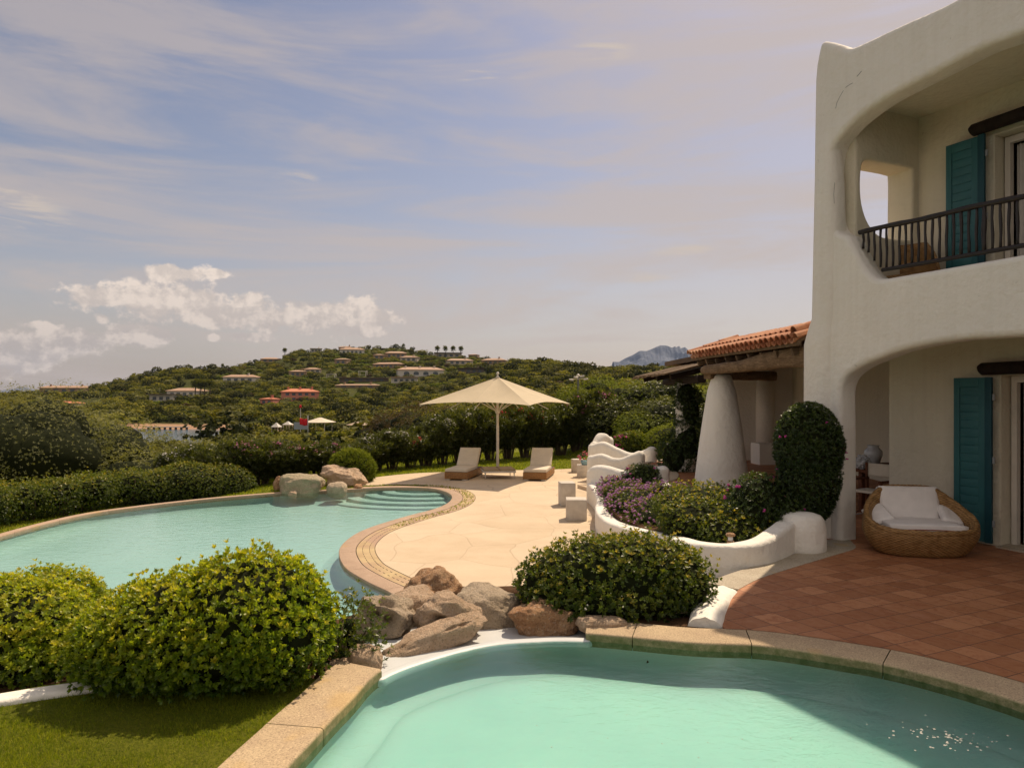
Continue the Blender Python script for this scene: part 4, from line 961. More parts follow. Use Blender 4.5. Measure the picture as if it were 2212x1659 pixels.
def dchair(loc, rz, label):
    t = empty('folding_chair', loc, label, 'chair', None, rz)
    for sx in (-1,1):
        b = MB(); b.box((sx*.27,.22,.45), (.035,.05,.90), 0, .004); b.build('back_post', M['redwood'], t, sharp=30)
        b = MB(); b.box((sx*.27,-.22,.31), (.035,.05,.62), 0, .004); b.build('front_post', M['redwood'], t, sharp=30)
        b = MB(); b.box((sx*.27,0,.635), (.06,.5,.03), 0, .006); b.build('armrest', M['redwood'], t, sharp=30)
        b = MB(); b.tube([(sx*.27,-.24,.03),(sx*.27,.24,.03)], .012, 8); b.build('runner', M['chrome'], t, smooth=True)
    b = MB(); b.tube([(-.26,-.2,.05),(.26,.18,.42)], .011, 8); b.build('cross_bar', M['redwood'], t, smooth=True)
    b = MB(); b.tube([(.26,-.2,.05),(-.26,.18,.42)], .011, 8); b.build('cross_bar', M['redwood'], t, smooth=True)
    pillow('seat', (0,0,.445), (.52,.44,.04), M['cushion'], t, puff=.8, nx=6); pillow('backrest', (0,.235,.78), (.56,.22,.03), M['cushion'], t, Matrix.Rotation(rad(90), 4, 'X'), .85, 6)
dchair((6.05,12.0,ZT), rad(-60), 'folding wooden armchair with cream canvas back at the dining table')
# ================================================================== rocks
def rock_obj(name, c, d, mt, label, seed, rz=0, holes=(), rough=.16, sub=5, flat=None, tilt=0, cat='rock', sq=.75):
    v, f = ico(sub); R = Matrix.Rotation(rz, 3, 'Z') @ Matrix.Rotation(tilt, 3, 'Y'); V = []; off = Vector((seed*7.1, seed*3.3, seed*1.7))
    for p in v:
        q = Vector([math.copysign(abs(x)**sq, x) for x in p])
        n1 = mn.fractal(q*1.15+off, 1.0, 2.0, 3)*rough*1.6; n2 = mn.ridged_multi_fractal(q*2.4+off, 1.0, 2.0, 3, 1.0, 2.0)*rough*.22; n3 = mn.noise(q*9+off)*.028+mn.noise(q*22+off)*.012
        s = 1+n1-n2+n3
        q = q*s
        for (hx, hy, hz, hr, dp) in holes:
            hd = (Vector(p)-Vector((hx, hy, hz)).normalized()).length
            if hd < hr: k = 1-(hd/hr)**2; q = q*(1-dp*k*k*(3-2*k)) 
        q = Vector((q.x*d[0]/2, q.y*d[1]/2, q.z*d[2]/2))
        V.append(R @ q)
    o = mk(name, np.array([x[:] for x in V])+np.array([0,0,0]), f, mt, None, smooth=True); o.location = c
    return tag(o, label, cat)
def RK(u, v, Y): return at(u, v, Y)
rock_obj('boulder', at(938,1286,8.0), (.66,.62,.56), M['rock_brown'], 'rust-brown pointed boulder at the back of the rock group between the pools', 1, .3, rough=.17, tilt=-.25)
rock_obj('boulder', at(1052,1328,7.2), (.68,.72,.54), M['rock_grey'], 'largest smooth grey-tan boulder with a flat top beside the middle bush', 2, .2, rough=.10, tilt=.12, sq=.65)
rock_obj('boulder', at(884,1312,7.15), (.56,.5,.34), M['rock_tan'], 'sloping pale boulder behind the hollowed rocks, left of the rust-brown boulder', 3, .5, rough=.12, tilt=-.2)
rock_obj('hollowed_rock', at(833,1333,6.7), (.56,.46,.40), M['rock_grey'], 'hollowed sculptural rock with scooped cavities, leftmost of the rock group', 4, -.3, holes=[(-.35,-.9,.5,.50,.75),(.45,-.9,.25,.36,.7),(-.9,-.3,.5,.42,.6),(.2,-.4,.95,.45,.6)], rough=.20, sq=.8)
rock_obj('hollowed_rock', at(968,1338,6.62), (.62,.44,.44), M['rock_tan'], 'tan rock with two round holes in the middle of the rock group', 5, -.25, holes=[(.0,-1,.15,.26,.75),(.55,-.9,.05,.24,.7),(-.7,-.8,-.5,.4,.5)], rough=.16, tilt=.25)
rock_obj('long_rock', at(930,1382,6.22), (.98,.30,.24), M['rock_tan'], 'long low pitted rock lying along the white overflow edge', 6, .50, rough=.17, tilt=-.24, holes=[(.6,-.7,.4,.2,.2),(.8,-.4,.6,.2,.2),(.3,-.8,.6,.18,.2)])
rock_obj('boulder', at(1180,1337,6.80), (.64,.5,.34), M['rock_brown'], 'low pinkish rock with a cleft under the left side of the middle bush', 7, .1, rough=.17, tilt=.1)
rock_obj('flat_stone', at(1300,1347,6.50), (.46,.24,.13), M['rock_tan'], 'small flat stone lying on the end of the granite kerb below the middle bush', 8, .05, rough=.08, sq=.6)
rock_obj('stone', at(786,1431,5.72), (.30,.28,.26), M['rock_tan'], 'rounded tan stone at the left end of the white overflow edge', 9, .2, rough=.10)
rock_obj('stone', at(735,1442,5.62), (.18,.16,.14), M['rock_tan'], 'small stone half hidden under the dark shrub beside the kerb', 10, .2, rough=.1)
rock_obj('boulder', (-6.02,20.6,ZD+.15), (1.26,1.0,.70), M['rock_moss'], 'big green-stained boulder at the far edge of the lower pool', 11, .1, rough=.12, sq=.8)
rock_obj('boulder', (-5.12,21.9,ZD+.20), (1.25,.95,.68), M['rock_tan'], 'jagged tan boulder behind the green-stained one at the far edge of the pool', 12, -.2, rough=.2, tilt=.2, sq=.75)
rock_obj('boulder', (-4.98,20.45,ZD+.03), (.58,.55,.48), M['rock_grey'], 'small rounded boulder to the right of the green-stained one at the pool edge', 13, .2, rough=.09)
rock_obj('stone', (-6.10,19.95,ZD-.02), (.22,.2,.16), M['rock_tan'], 'little stone at the waterline in front of the green-stained boulder', 14, 0)
rock_obj('stone', (-6.75,20.9,ZD+.1), (.34,.4,.56), M['rock_brown'], 'narrow brown stone left of the green-stained boulder', 15, 0)
rock_obj('stone', (-4.55,21.2,ZD+.0), (.24,.3,.2), M['rock_brown'], 'small rust stone at the right end of the far boulders', 16, 0)
# ================================================================== foliage
def unit(A): return A/(np.linalg.norm(A, axis=1, keepdims=True)+1e-9)
LEAF5 = (np.array([(0,0,0),(.58,.21,.05),(1,0,-.03),(.58,-.21,.05),(.52,0,-.015)]), np.array([(0,3,2,4),(0,4,2,1)]))
LEAF4 = (np.array([(0,0,0),(.5,.17,.05),(1,0,-.04),(.5,-.17,.05)]), np.array([(0,3,2,1)]))
LONG4 = (np.array([(0,0,0),(.45,.085,.02),(1,0,-.10),(.45,-.085,.02)]), np.array([(0,3,2,1)]))
QUAD = (np.array([(-.5,-.4,0),(.5,-.5,.1),(.45,.5,0),(-.5,.45,.1)]), np.array([(0,1,2,3)]))
def leaves(P, X, Nn, size, tpl, tint):
    """place a leaf at each P with its length along X and its face towards Nn"""
    X = unit(X); Z = unit(Nn-X*np.sum(Nn*X, 1, keepdims=True)); Y = np.cross(Z, X); tv, tf = tpl; k = len(tv)
    V = P[:, None, :]+size[:, None, None]*(tv[None, :, 0:1]*X[:, None]+tv[None, :, 1:2]*Y[:, None]+tv[None, :, 2:3]*Z[:, None])
    F = (tf[None]+np.arange(len(P))[:, None, None]*k).reshape(-1, tf.shape[1])
    return V.reshape(-1, 3), F, np.repeat(tint, k)
def join(parts):
    V, F, T = [], [], []; b = 0
    for v, f, t in parts: V.append(v); F.append(f+b); T.append(t); b += len(v)
    return np.concatenate(V), np.concatenate(F), np.concatenate(T)
def lumps(P, amp, fr, seed):                      # cheap smooth noise by sines
    r = np.random.default_rng(seed); o = 0
    for k in range(5):
        w = r.normal(size=3)*fr*(1+.6*k); o = o+np.sin(P@w+r.uniform(0, 6.28))/(1+.5*k)
    return o*amp/2.2
def shell(lobes, n, rng, jit=.06, zmin=None, lump=.05, lf=3, seed=1, cut=.90, deep=.25):
    """n points over the joined surface of the lobes (centre, radii); returns points, normals, depth 0..1"""
    A = np.array([((b[0]*b[1])**1.6+(b[0]*b[2])**1.6+(b[1]*b[2])**1.6)**(1/1.6) for _, b in lobes]); A = A/A.sum(); P = []; Nn = []; Dp = []
    for (c, b), a in zip(lobes, A):
        m = int(n*a)+1; d = unit(rng.normal(size=(m, 3))); c = np.array(c); b = np.array(b)
        s = 1+lumps(d*b+c, lump, lf, seed); dep = np.where(rng.random(m) < deep, rng.random(m)*.25, 0)
        p = c+d*b*(s-dep)[:, None]+rng.normal(size=(m, 3))*jit; nn = unit(d/b); ok = np.ones(m, bool)
        for (c2, b2) in lobes:
            if c2 is c or (np.array(c2) == c).all(): continue
            ok &= np.sum(((p-np.array(c2))/np.array(b2))**2, 1) > cut*cut
        if zmin is not None: ok &= p[:, 2] > zmin
        P.append(p[ok]); Nn.append(nn[ok]); Dp.append(dep[ok]*4)
    return np.concatenate(P), np.concatenate(Nn), np.concatenate(Dp)
def whorls(P, Nn, Dp, rng, k, L, tpl, up=.45, spread=(25, 75), tipyellow=.5):
    n = len(P); ax = unit(Nn+np.array([0,0,up])+rng.normal(size=(n, 3))*.28); r = unit(np.cross(ax, rng.normal(size=(n, 3)))); s = np.cross(ax, r)
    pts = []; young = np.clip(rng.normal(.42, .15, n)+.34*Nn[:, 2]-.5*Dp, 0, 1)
    for j in range(k):
        a = 2*math.pi*j/k+rng.normal(size=n)*.25; t = np.radians(rng.uniform(*spread, n)); d = r*np.cos(a)[:, None]+s*np.sin(a)[:, None]
        X = ax*np.cos(t)[:, None]+d*np.sin(t)[:, None]; Z = ax*np.sin(t)[:, None]-d*np.cos(t)[:, None]
        sz = L*rng.uniform(.65, 1.2, n); ti = np.clip(young+rng.normal(size=n)*.06, 0, 1)
        pts.append(leaves(P-ax*.01+Z*0, X, Z, sz, tpl, ti))
    return join(pts)
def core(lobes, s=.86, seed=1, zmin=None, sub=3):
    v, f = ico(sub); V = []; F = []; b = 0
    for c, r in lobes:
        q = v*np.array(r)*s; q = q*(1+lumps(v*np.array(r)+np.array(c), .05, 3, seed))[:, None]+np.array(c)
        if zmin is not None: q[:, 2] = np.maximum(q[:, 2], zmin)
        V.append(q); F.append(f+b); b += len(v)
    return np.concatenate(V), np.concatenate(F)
def bush(name, loc, lobes, label, n, k, L, tpl, mt, seed, cat='bush', group=None, stems=0, zmin=.05, flowers=None, jit=.03, lump=.05, spread=(25,75), up=.45, cs=.86, deep=.25, stemh=.5, lf=3, fsize=.022):
    rng = np.random.default_rng(seed); t = empty(name, loc, label, cat, group)
    P, Nn, Dp = shell(lobes, n, rng, jit, zmin, lump, lf, seed, deep=deep)
    if k >= 8:
        sh = rng.choice(np.where(Nn[:, 2] > .05)[0], int(len(P)*.03)); P = np.concatenate([P, P[sh]+Nn[sh]*.02+np.stack([rng.normal(size=len(sh))*.012, rng.normal(size=len(sh))*.012, rng.uniform(.015, .075, len(sh))], 1)]); Nn = np.concatenate([Nn, Nn[sh]+np.array((0,0,1.2))]); Dp = np.concatenate([Dp, Dp[sh]*0])
    V, F, T = whorls(P, Nn, Dp, rng, k, L, tpl, up, spread)
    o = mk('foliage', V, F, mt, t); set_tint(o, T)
    if cs:
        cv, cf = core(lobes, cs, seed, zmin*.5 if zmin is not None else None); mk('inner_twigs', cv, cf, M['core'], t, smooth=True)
    if stems:
        b = MB()
        for s in range(stems):
            c, r = lobes[s % len(lobes)]; a = rng.uniform(0, 6.28); p0 = np.array(c)*[1,1,0]+[.12*math.cos(a), .12*math.sin(a), -.08]; p1 = np.array(c)+np.array(r)*[.6*math.cos(a), .6*math.sin(a), stemh]
            mid = (p0+p1)/2+rng.normal(size=3)*.06; b.tube([p0, mid, p1], [.022,.016,.008], 6)
        b.build('stem', M['bark'], t, smooth=True)
    for (mt_, nf, sel) in (flowers or []):
        idx = [i for i in range(len(P)) if sel(P[i], Nn[i]) and Dp[i] < .05]
        if not idx: continue
        idx = rng.choice(idx, min(nf, len(idx)), replace=False); v, f = ico(1); Vs = []; Fs = []
        for i in idx:
            c = P[i]+Nn[i]*.035
            if nf <= 30: Vs, Fs = [], []
            for q in range(5):
                cc = c+rng.normal(size=3)*fsize*.45; s = fsize*rng.uniform(.5, 1.0); Fs.append(f+len(Vs)*len(v)); Vs.append(v*s*[1,1,.6]+cc)
            if nf <= 30: mk('flower', np.concatenate(Vs), np.concatenate(Fs), mt_, t)
        if nf > 30: mk('flower', np.concatenate(Vs), np.concatenate(Fs), mt_, t)['kind'] = 'stuff'
    return t
# foreground
bush('pittosporum_bush', (-2.28,5.36,ZT-.05), [((.34,.0,.48),(.54,.62,.44)),((-.05,.0,.40),(.64,.64,.40)),((-.46,.0,.31),(.48,.56,.34)),((.58,-.02,.36),(.35,.52,.35)),((.05,-.16,.32),(.76,.52,.28))],
     'largest bright yellow-green rounded bush on the front lawn between the two pools', 13500, 9, .039, LEAF5, M['lf_bright'], 21, stems=7, zmin=.08, lump=.055, spread=(18,62))
bush('pittosporum_bush', (-4.12,5.74,ZT-.14), [((0,0,.33),(.72,.60,.37)),((-.6,0,.36),(.6,.6,.36)),((.1,-.1,.2),(.70,.52,.30))],
     'bright yellow-green bush cut off by the left edge, behind the low white wall', 8500, 9, .039, LEAF5, M['lf_bright'], 22, stems=5, zmin=-.1, lump=.05)
bush('pittosporum_bush', (-4.62,7.1,ZT-.45), [((0,0,.44),(.50,.45,.33)),((.28,0,.38),(.30,.35,.28))],
     'yellow-tipped bush behind the left-edge bush, against the pool water', 3000, 9, .039, LEAF5, M['lf_bright'], 24, zmin=0, lump=.05)
bush('dark_shrub', (-1.36,5.9,ZT-.05), [((0,0,.20),(.22,.26,.26)),((-.16,.05,.14),(.24,.26,.24)),((.08,-.08,.10),(.20,.20,.18))],
     'small dark open shrub between the big bush and the granite kerb', 1100, 6, .040, LEAF4, M['lf_mid'], 23, stems=9, zmin=-.05, lump=.15, jit=.05, cs=.3, stemh=.45)
bush('pittosporum_bush', (1.03,7.22,ZT-.08), [((0,-.12,.18),(.80,.56,.24)),((-.5,-.1,.16),(.42,.5,.22)),((.0,.02,.34),(.86,.62,.36)),((.25,.0,.44),(.52,.5,.26)),((-.52,.0,.26),(.44,.5,.28)),((.62,-.02,.28),(.36,.5,.32)),((-.1,0,.46),(.4,.45,.22))],
     'dark green rounded bush with yellow leaves in the middle beside the boulders', 8000, 8, .040, LEAF5, M['lf_mid'], 25, stems=8, zmin=.03, lump=.07, flowers=[(M['fl_white'], 26, lambda p, n: p[0] < -.3 and p[2] < .2)], fsize=.010)
# planter: lantana, dark shrubs, creeper topiary
bush('lantana', (2.66,15.3,-2.40), [((-.1,1.6,.14),(.55,.9,.30)),((-.1,.4,.12),(.62,.95,.34)),((-.12,-1.0,.12),(.66,.95,.36)),((.1,-2.3,.10),(.7,1.0,.38)),((.5,-.8,.20),(.6,1.1,.38)),((.45,-2.6,.16),(.6,.9,.40))],
     'mass of purple-flowered lantana spilling over the curved white planter wall', 5200, 5, .055, LEAF4, M['lf_mid'], 31, zmin=-.2, lump=.08, flowers=[(M['fl_purple'], 760, lambda p, n: n[2] > -.1)], fsize=.021, lf=2)
bush('bougainvillea_shrub', (2.98,16.55,-2.45), [((0,0,.42),(.44,.40,.38)),((.12,0,.6),(.26,.3,.20)),((-.25,0,.3),(.3,.3,.25))],
     'dark reddish shrub growing against the front stair wall above the purple flowers', 1500, 6, .05, LEAF4, M['lf_dark'], 32, zmin=0, lump=.1, flowers=[(M['fl_mag'], 22, lambda p, n: True)], stems=5)
bush('pittosporum_bush', (3.0,11.3,-2.07), [((0,0,.26),(.72,.95,.36)),((-.25,-.7,.16),(.55,.7,.34)),((.35,-.8,.22),(.5,.75,.36)),((.1,-1.5,.12),(.52,.6,.34))],
     'low yellow-green clipped shrub in the planter in front of the cone column', 6000, 8, .045, LEAF4, M['lf_mid'], 33, zmin=-.2, lump=.05)
bush('creeper_bush', (3.42,10.0,-1.90), [((0,0,.36),(.42,.42,.42)),((.3,-.05,.22),(.35,.35,.34)),((-.1,-.15,.16),(.40,.38,.34))],
     'dark rounded clipped creeper bush at the foot of the tall egg-shaped one', 2600, 6, .045, LEAF4, M['lf_dark'], 34, zmin=-.2, lump=.05, flowers=[(M['fl_mag'], 12, lambda p, n: True)])
bush('clipped_creeper', (4.12,9.98,-1.9), [((0,0,1.17),(.45,.43,.60)),((.0,0,.72),(.41,.40,.58)),((.03,0,.42),(.28,.28,.34))],
     'tall egg-shaped clipped dark creeper with a few magenta flowers against the villa tower', 8200, 6, .042, LEAF4, M['lf_dark'], 35, zmin=.1, lump=.015, cs=.93, flowers=[(M['fl_mag'], 12, lambda p, n: p[0] < -.15 and p[2] < .9), (M['fl_mag'], 6, lambda p, n: p[2] > 1.0 and p[1] < 0)], stems=6, stemh=0, fsize=.016, jit=.012)
# round conifer behind the far boulders
bush('round_conifer', (-5.05,22.7,ZD-.05), [((0,0,.42),(.66,.6,.62))], 'ball-shaped green conifer behind the boulders at the far pool edge', 2600, 5, .12, LONG4, M['lf_hedge'], 41, zmin=0, up=.7, spread=(10,50), lump=.04)
bush('clipped_mound', (6.0,25.6,-2.35), [((0,0,.55),(1.35,1.1,.72)),((.9,.3,.45),(1.3,1.1,.62)),((-.7,0,.4),(.75,.9,.55))], 'big bright clipped mound hedge beyond the patio behind the two stools', 6500, 5, .07, LEAF4, M['lf_hedge'], 42, zmin=0, lump=.03)
bush('dark_hedge_mound', (8.6,26.6,-2.3), [((0,0,.5),(1.9,1.2,.75)),((-1.2,.2,.4),(1.1,1,.65))], 'darker clipped hedge running behind the bright mound towards the cone column', 4500, 5, .08, LEAF4, M['lf_mid'], 43, zmin=0, lump=.04)
bush('juniper_shrub', (4.1,25.9,-2.6), [((0,0,.55),(.62,.5,.55)),((.3,0,.8),(.4,.4,.4))], 'feathery shrub with red flowers behind the farthest white wall', 1700, 5, .12, LONG4, M['lf_mid'], 44, zmin=0, lump=.15, up=.8, spread=(10,60), stems=5, flowers=[(M['fl_mag'], 30, lambda p, n: p[0] < 0 and p[2] > .6)], fsize=.04)
# clipped hedge at the left beyond the pool
bush('clipped_hedge', (-9.55,21.3,-3.2), [((0,0,.45),(1.25,1.0,.70)),((.75,.4,.42),(1.0,.9,.66)),((-.7,-.4,.36),(.85,.9,.62))], 'rounded clipped dark hedge block beyond the left rim of the lower pool', 13000, 6, .05, LEAF4, M['lf_mid'], 45, zmin=0, lump=.03, cat='hedge')
for i, (u, v, Y, lx) in enumerate(((262,1100,20.2,.85),(185,1120,19.3,.85),(105,1130,18.4,.85),(25,1150,17.6,.9),(-60,1160,16.8,1.0))):
    x = (u-CX)/F_*Y
    bush('loose_hedge_shrub', (x,Y,-3.3), [((0,0,.62),(lx*.9,.55,.48)),((.3,.1,.8),(.45,.4,.28)),((-.35,0,.7),(.4,.4,.3))], 'bare-stemmed loose green shrub in the open hedge along the left rim of the lower pool', 3200, 6, .052, LEAF4, M['lf_mid'], 46+i, group='open hedge along the left rim of the pool', zmin=.25, lump=.15, stems=14, cs=.6, jit=.07, cat='shrub', stemh=.5)
# ---- oleanders
def oleander(seed, h, w, fl):
    rng = np.random.default_rng(seed); ns = 34; P = []; X = []; b = MB(); tips = []
    for s in range(ns):
        a = rng.uniform(0, 6.28); r = w*math.sqrt(rng.random()); hh = h*rng.uniform(.78, 1.03)*(1-.18*(r/w)**2); p0 = Vector((.22*math.cos(a)*r, .22*math.sin(a)*r, 0)); p1 = Vector((r*math.cos(a), r*math.sin(a), hh)); mid = p0.lerp(p1, .5)+Vector((.12*math.cos(a)*r, .12*math.sin(a)*r, .1))
        mid = p0.lerp(p1, .5)*Vector((1,1,1)).x; mid = p0.lerp(p1, .5)+Vector((-.10*math.cos(a)*r, -.10*math.sin(a)*r, .08)); b.tube([p0, mid, p1], [.020,.014,.006], 5, False); tips.append(p1)
        for f in np.linspace(.28, 1, 15):
            q = (p0.lerp(mid, f*2) if f < .5 else mid.lerp(p1, f*2-1)); m = 2 if f < .45 else 3
            for k in range(m):
                P.append(np.array(q)+rng.normal(size=3)*[.13, .13, .05]); X.append((rng.normal()*.8, rng.normal()*.8, .7))
        for k in range(9): P.append(np.array(p1)+rng.normal(size=3)*.07); X.append((rng.normal()*.6, rng.normal()*.6, 1))
    P = np.array(P); X = np.array(X, float); n = len(P); V = []
    parts = []
    for j in range(7):
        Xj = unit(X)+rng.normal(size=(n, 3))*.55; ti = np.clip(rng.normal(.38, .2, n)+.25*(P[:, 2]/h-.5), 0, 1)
        parts.append(leaves(P+rng.normal(size=(n, 3))*.03, Xj, rng.normal(size=(n, 3))+np.array([0,0,.8]), rng.uniform(.11, .19, n), LONG4, ti))
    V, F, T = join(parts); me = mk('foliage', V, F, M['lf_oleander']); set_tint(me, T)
    stm = b.build('stem', M['bark'], None, smooth=True); fo = None
    fo = []
    if fl:
        v, f = ico(1)
        for p in tips:
            Vs = []; Fs = []
            if rng.random() < .38:
                for q in range(rng.integers(8, 16)): c = np.array(p)+rng.normal(size=3)*.055+[0,0,.05]; Fs.append(f+len(Vs)*len(v)); Vs.append(v*rng.uniform(.026, .042)*[1,1,.7]+c)
            if Vs: fo.append(mk('flower', np.concatenate(Vs), np.concatenate(Fs), M[fl]))
    for q in [me, stm]+fo: COL.objects.unlink(q)
    return [me, stm]+fo
OL = {('p', 0): oleander(1, 1.75, .75, 'fl_pink'), ('w', 0): oleander(3, 1.75, .75, 'fl_white'), ('r', 0): oleander(4, 1.8, .75, 'fl_red'), ('g', 0): oleander(5, 1.7, .8, None)}
LBL = {'p': ('pink-flowered oleander bush in the hedge beyond the pool and lawn', 'pink oleanders of the hedge'), 'w': ('white-flowered oleander bush in the hedge beyond the pool and lawn', 'white oleanders of the hedge'), 'r': ('red-flowered oleander bush in the hedge beyond the lawn', 'red oleanders of the hedge'), 'g': ('flowerless green oleander bush in the hedge beyond the pool and lawn', 'green oleanders of the hedge')}
def put(protos, name, loc, rz, sc, label, cat, group):
    t = empty(name, loc, label, cat, group, rz); t.scale = sc
    for q in protos: c = q.copy(); COL.objects.link(c); c.parent = t
    return t
# (u, Y, top row v, kind)
hz = [(395,22.2,968,'w'),(430,22.6,960,'w'),(475,22.4,955,'g'),(520,22.7,945,'p'),(565,22.9,948,'p'),(610,23.3,958,'g'),(650,23.6,955,'p'),(690,24.2,950,'p'),(735,24.8,962,'g'),(775,25.4,948,'g'),(812,26,938,'w'),(848,26.4,925,'w'),(885,27,935,'r'),(920,27.6,915,'g'),(955,28.2,896,'w'),(990,28.8,884,'w'),(1025,29.4,880,'w'),(1060,29.8,884,'g'),(1098,30.2,876,'r'),(1135,30.6,878,'r'),(1172,31,872,'g'),(1210,31.4,868,'g'),(1245,31.8,862,'p'),(1285,31.6,838,'p'),(1325,31.2,868,'r'),(1360,31.5,874,'r'),(1300,32.8,850,'g'),(640,25.2,960,'g'),(540,24.4,962,'g'),(450,24,962,'g'),(1385,33,880,'g')]
for i, (u, Y, v, kd) in enumerate(hz):
    x = (u-CX)/F_*Y; z0 = float(zlawn(np.float64(x), np.float64(Y)))-.08; top = (HZ-v)/F_*Y; s = (top-z0)/1.85
    put(OL[(kd, 0)], 'oleander', (x, Y, z0), i*1.9, (max(s*.85, .9)*1.05, max(s*.85, .9), s), LBL[kd][0], 'oleander bush', LBL[kd][1])
# ---- trees (near and mid distance)
def tree_proto(seed, h, w, mt, n=3500, leaf=.16, trunk=True, lobes=7, tpl=LEAF4, k=3, flat=.55, low=.25):
    rng = np.random.default_rng(seed); L = []
    for i in range(lobes):
        a = rng.uniform(0, 6.28); r = w*.52*math.sqrt(rng.random()); z = h*rng.uniform(low+.2, .80); s = w*rng.uniform(.30, .50)
        L.append(((r*math.cos(a), r*math.sin(a), z), (s, s, s*flat*rng.uniform(.8, 1.3))))
    L.append(((0, 0, h*.72), (w*.42, w*.42, h*.26)))
    P, Nn, Dp = shell(L, n, rng, w*(.035 if leaf > .3 else .012), h*.08, .13, 3.2/w, seed, cut=.75, deep=.35)
    V, F, T = whorls(P, Nn, Dp, rng, k, leaf, tpl, .3, (20, 100))
    zs = h/np.percentile(V[:, 2], 99.3); V[:, 2] *= zs; L = [((c[0], c[1], c[2]*zs), (r[0], r[1], r[2]*zs)) for c, r in L]
    o = mk('crown', V, F, mt); set_tint(o, T); out = [o]; COL.objects.unlink(o)
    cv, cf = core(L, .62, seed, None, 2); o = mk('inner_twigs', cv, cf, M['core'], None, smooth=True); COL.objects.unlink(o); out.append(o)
    b = MB(); b.tube([(0,0,-.6),(.05*w,0,h*.25),(0,.03*w,h*.6)], [.045*h,.034*h,.015*h], 8)
    for c, r in L[:5]: b.tube([(.03*w,0,h*.2),(c[0]*.5,c[1]*.5,c[2]*.75),(c[0],c[1],c[2])], [.022*h,.016*h,.006*h], 6)
    o = b.build('trunk', M['bark'], None, smooth=True); COL.objects.unlink(o); out.append(o); return out
olive = tree_proto(101, 4.6, 5.2, M['lf_olive'], 20000, .065, lobes=14, k=5, flat=.8)
put(olive, 'olive_tree', (-17.3, 24.5, -4.5), 0, (1.0, 1.0, 1.05), 'large grey-green olive tree at the left edge behind the open hedge', 'tree', None)
put(tree_proto(102, 3.6, 4.0, M['lf_far'], 12000, .08, lobes=9, k=5, flat=.8), 'broadleaf_tree', (-17.0, 21.5, -4.3), 1, (1, .9, .9), 'dark green tree in front of the olive at the left edge', 'tree', None)
mid = [tree_proto(110+i, 4.4, 4.4, M[m_], 3600, .15, lobes=9, k=4, flat=.7) for i, m_ in enumerate(('lf_scrub', 'lf_far', 'lf_olive', 'lf_scrub'))]
brown = tree_proto(131, 2.8, 3.8, M['lf_brown'], 4500, .13, lobes=10, k=4, flat=.8, low=.1)
# right-hand trees behind the patio
br = [tree_proto(120+i, 4.6, 3.4, M['lf_hedge' if i == 0 else 'lf_oleander'], 8000, .13, lobes=12, k=4, flat=.9, low=.1) for i in range(2)]
for i, (u, Y, v, s, lab) in enumerate(((1290,33.5,806,.8,'slender bright green tree right of the security camera pole'), (1400,31,795,1.0,'tall bright green tree behind the clipped mound beyond the patio'),
        (1455,32,815,1.0,'rounded bright tree right of the tallest one beyond the patio'), (1350,35,830,1.1,'darker green tree behind the red oleander'), (1530,30,830,1.05,'dark green tree behind the cone column'), (1500,28.5,850,.9,'ivy-green tree just left of the cone column'), (1440,29,865,.85,'green shrub tree low between the clipped mounds and the canopy'), (1580,29,838,1.0,'green tree half hidden by the cone column'))):
    x = (u-CX)/F_*Y; top = (HZ-v-9)/F_*Y; z0 = -2.7; put(br[i % 2], 'broadleaf_tree', (x, Y, z0), i*2.1, (s*.95, s*.95, (top-z0)/4.6), lab, 'tree', None)
bush('ivy_cover', (4.72,19.35,-2.2), [((-.05,-.12,2.15),(.34,.34,.42)),((0,0,.8),(.42,.42,.9)),((.05,0,1.7),(.38,.38,.6)),((-.3,0,.5),(.5,.4,.6))], 'dark ivy climbing the white post of the plank canopy', 3000, 5, .07, LEAF4, M['lf_dark'], 51, zmin=0, lump=.15, cat='climber', cs=.7)
# ================================================================== the bay and the far hill
prof = {-500: [(30,-4.5),(60,-8),(120,-14.5),(275,-15),(290,-12),(330,-9),(400,-5),(480,-2),(600,-13),(1400,-13)],
 0: [(30,-4.5),(60,-8),(120,-14.5),(270,-15),(285,-12),(320,-10),(400,-6),(480,-3),(600,-13),(1400,-13)],
 150: [(30,-4.3),(60,-8),(120,-14.5),(270,-15),(285,-12),(310,-10),(400,-5),(480,.5),(600,-13),(1400,-13)],
 400: [(30,-4),(60,-7.5),(120,-14),(255,-15),(272,-12.2),(292,-11),(320,-8.6),(370,-2.8),(430,7),(490,15),(600,-2),(1400,-13)],
 560: [(30,-3.8),(60,-7),(120,-12.8),(240,-13.5),(262,-12.4),(285,-10.8),(340,-6),(420,4),(500,17),(560,24),(700,-5),(1400,-13)],
 650: [(30,-3.6),(60,-7),(120,-11),(220,-12),(262,-12.4),(285,-11),(355,-4.8),(450,9),(540,27),(610,35),(750,0),(1400,-13)],
 850: [(30,-3.4),(60,-6.5),(120,-9.5),(220,-12),(285,-10),(360,-3.5),(460,11),(540,24),(620,39),(800,0),(1400,-13)],
 1000: [(30,-3.2),(60,-6),(120,-8.5),(200,-9.5),(285,-7),(360,0),(450,12),(530,23),(600,30),(800,0),(1400,-13)],
 1150: [(30,-3.2),(60,-5.5),(120,-7.5),(200,-7),(300,0),(400,12),(480,19),(560,21),(700,0),(1400,-13)],
 1350: [(30,-3),(60,-4.5),(120,-6),(200,-3.5),(300,4),(400,11),(450,12),(600,0),(1400,-13)],
 1550: [(30,-2.8),(60,-4),(120,-5.5),(200,-3),(300,4),(400,10.8),(450,11.8),(600,0),(1400,-13)],
 2700: [(30,-2.8),(60,-4),(120,-5.5),(200,-3),(300,4),(400,10.8),(450,11.8),(600,0),(1400,-13)]}
PK = sorted(prof)
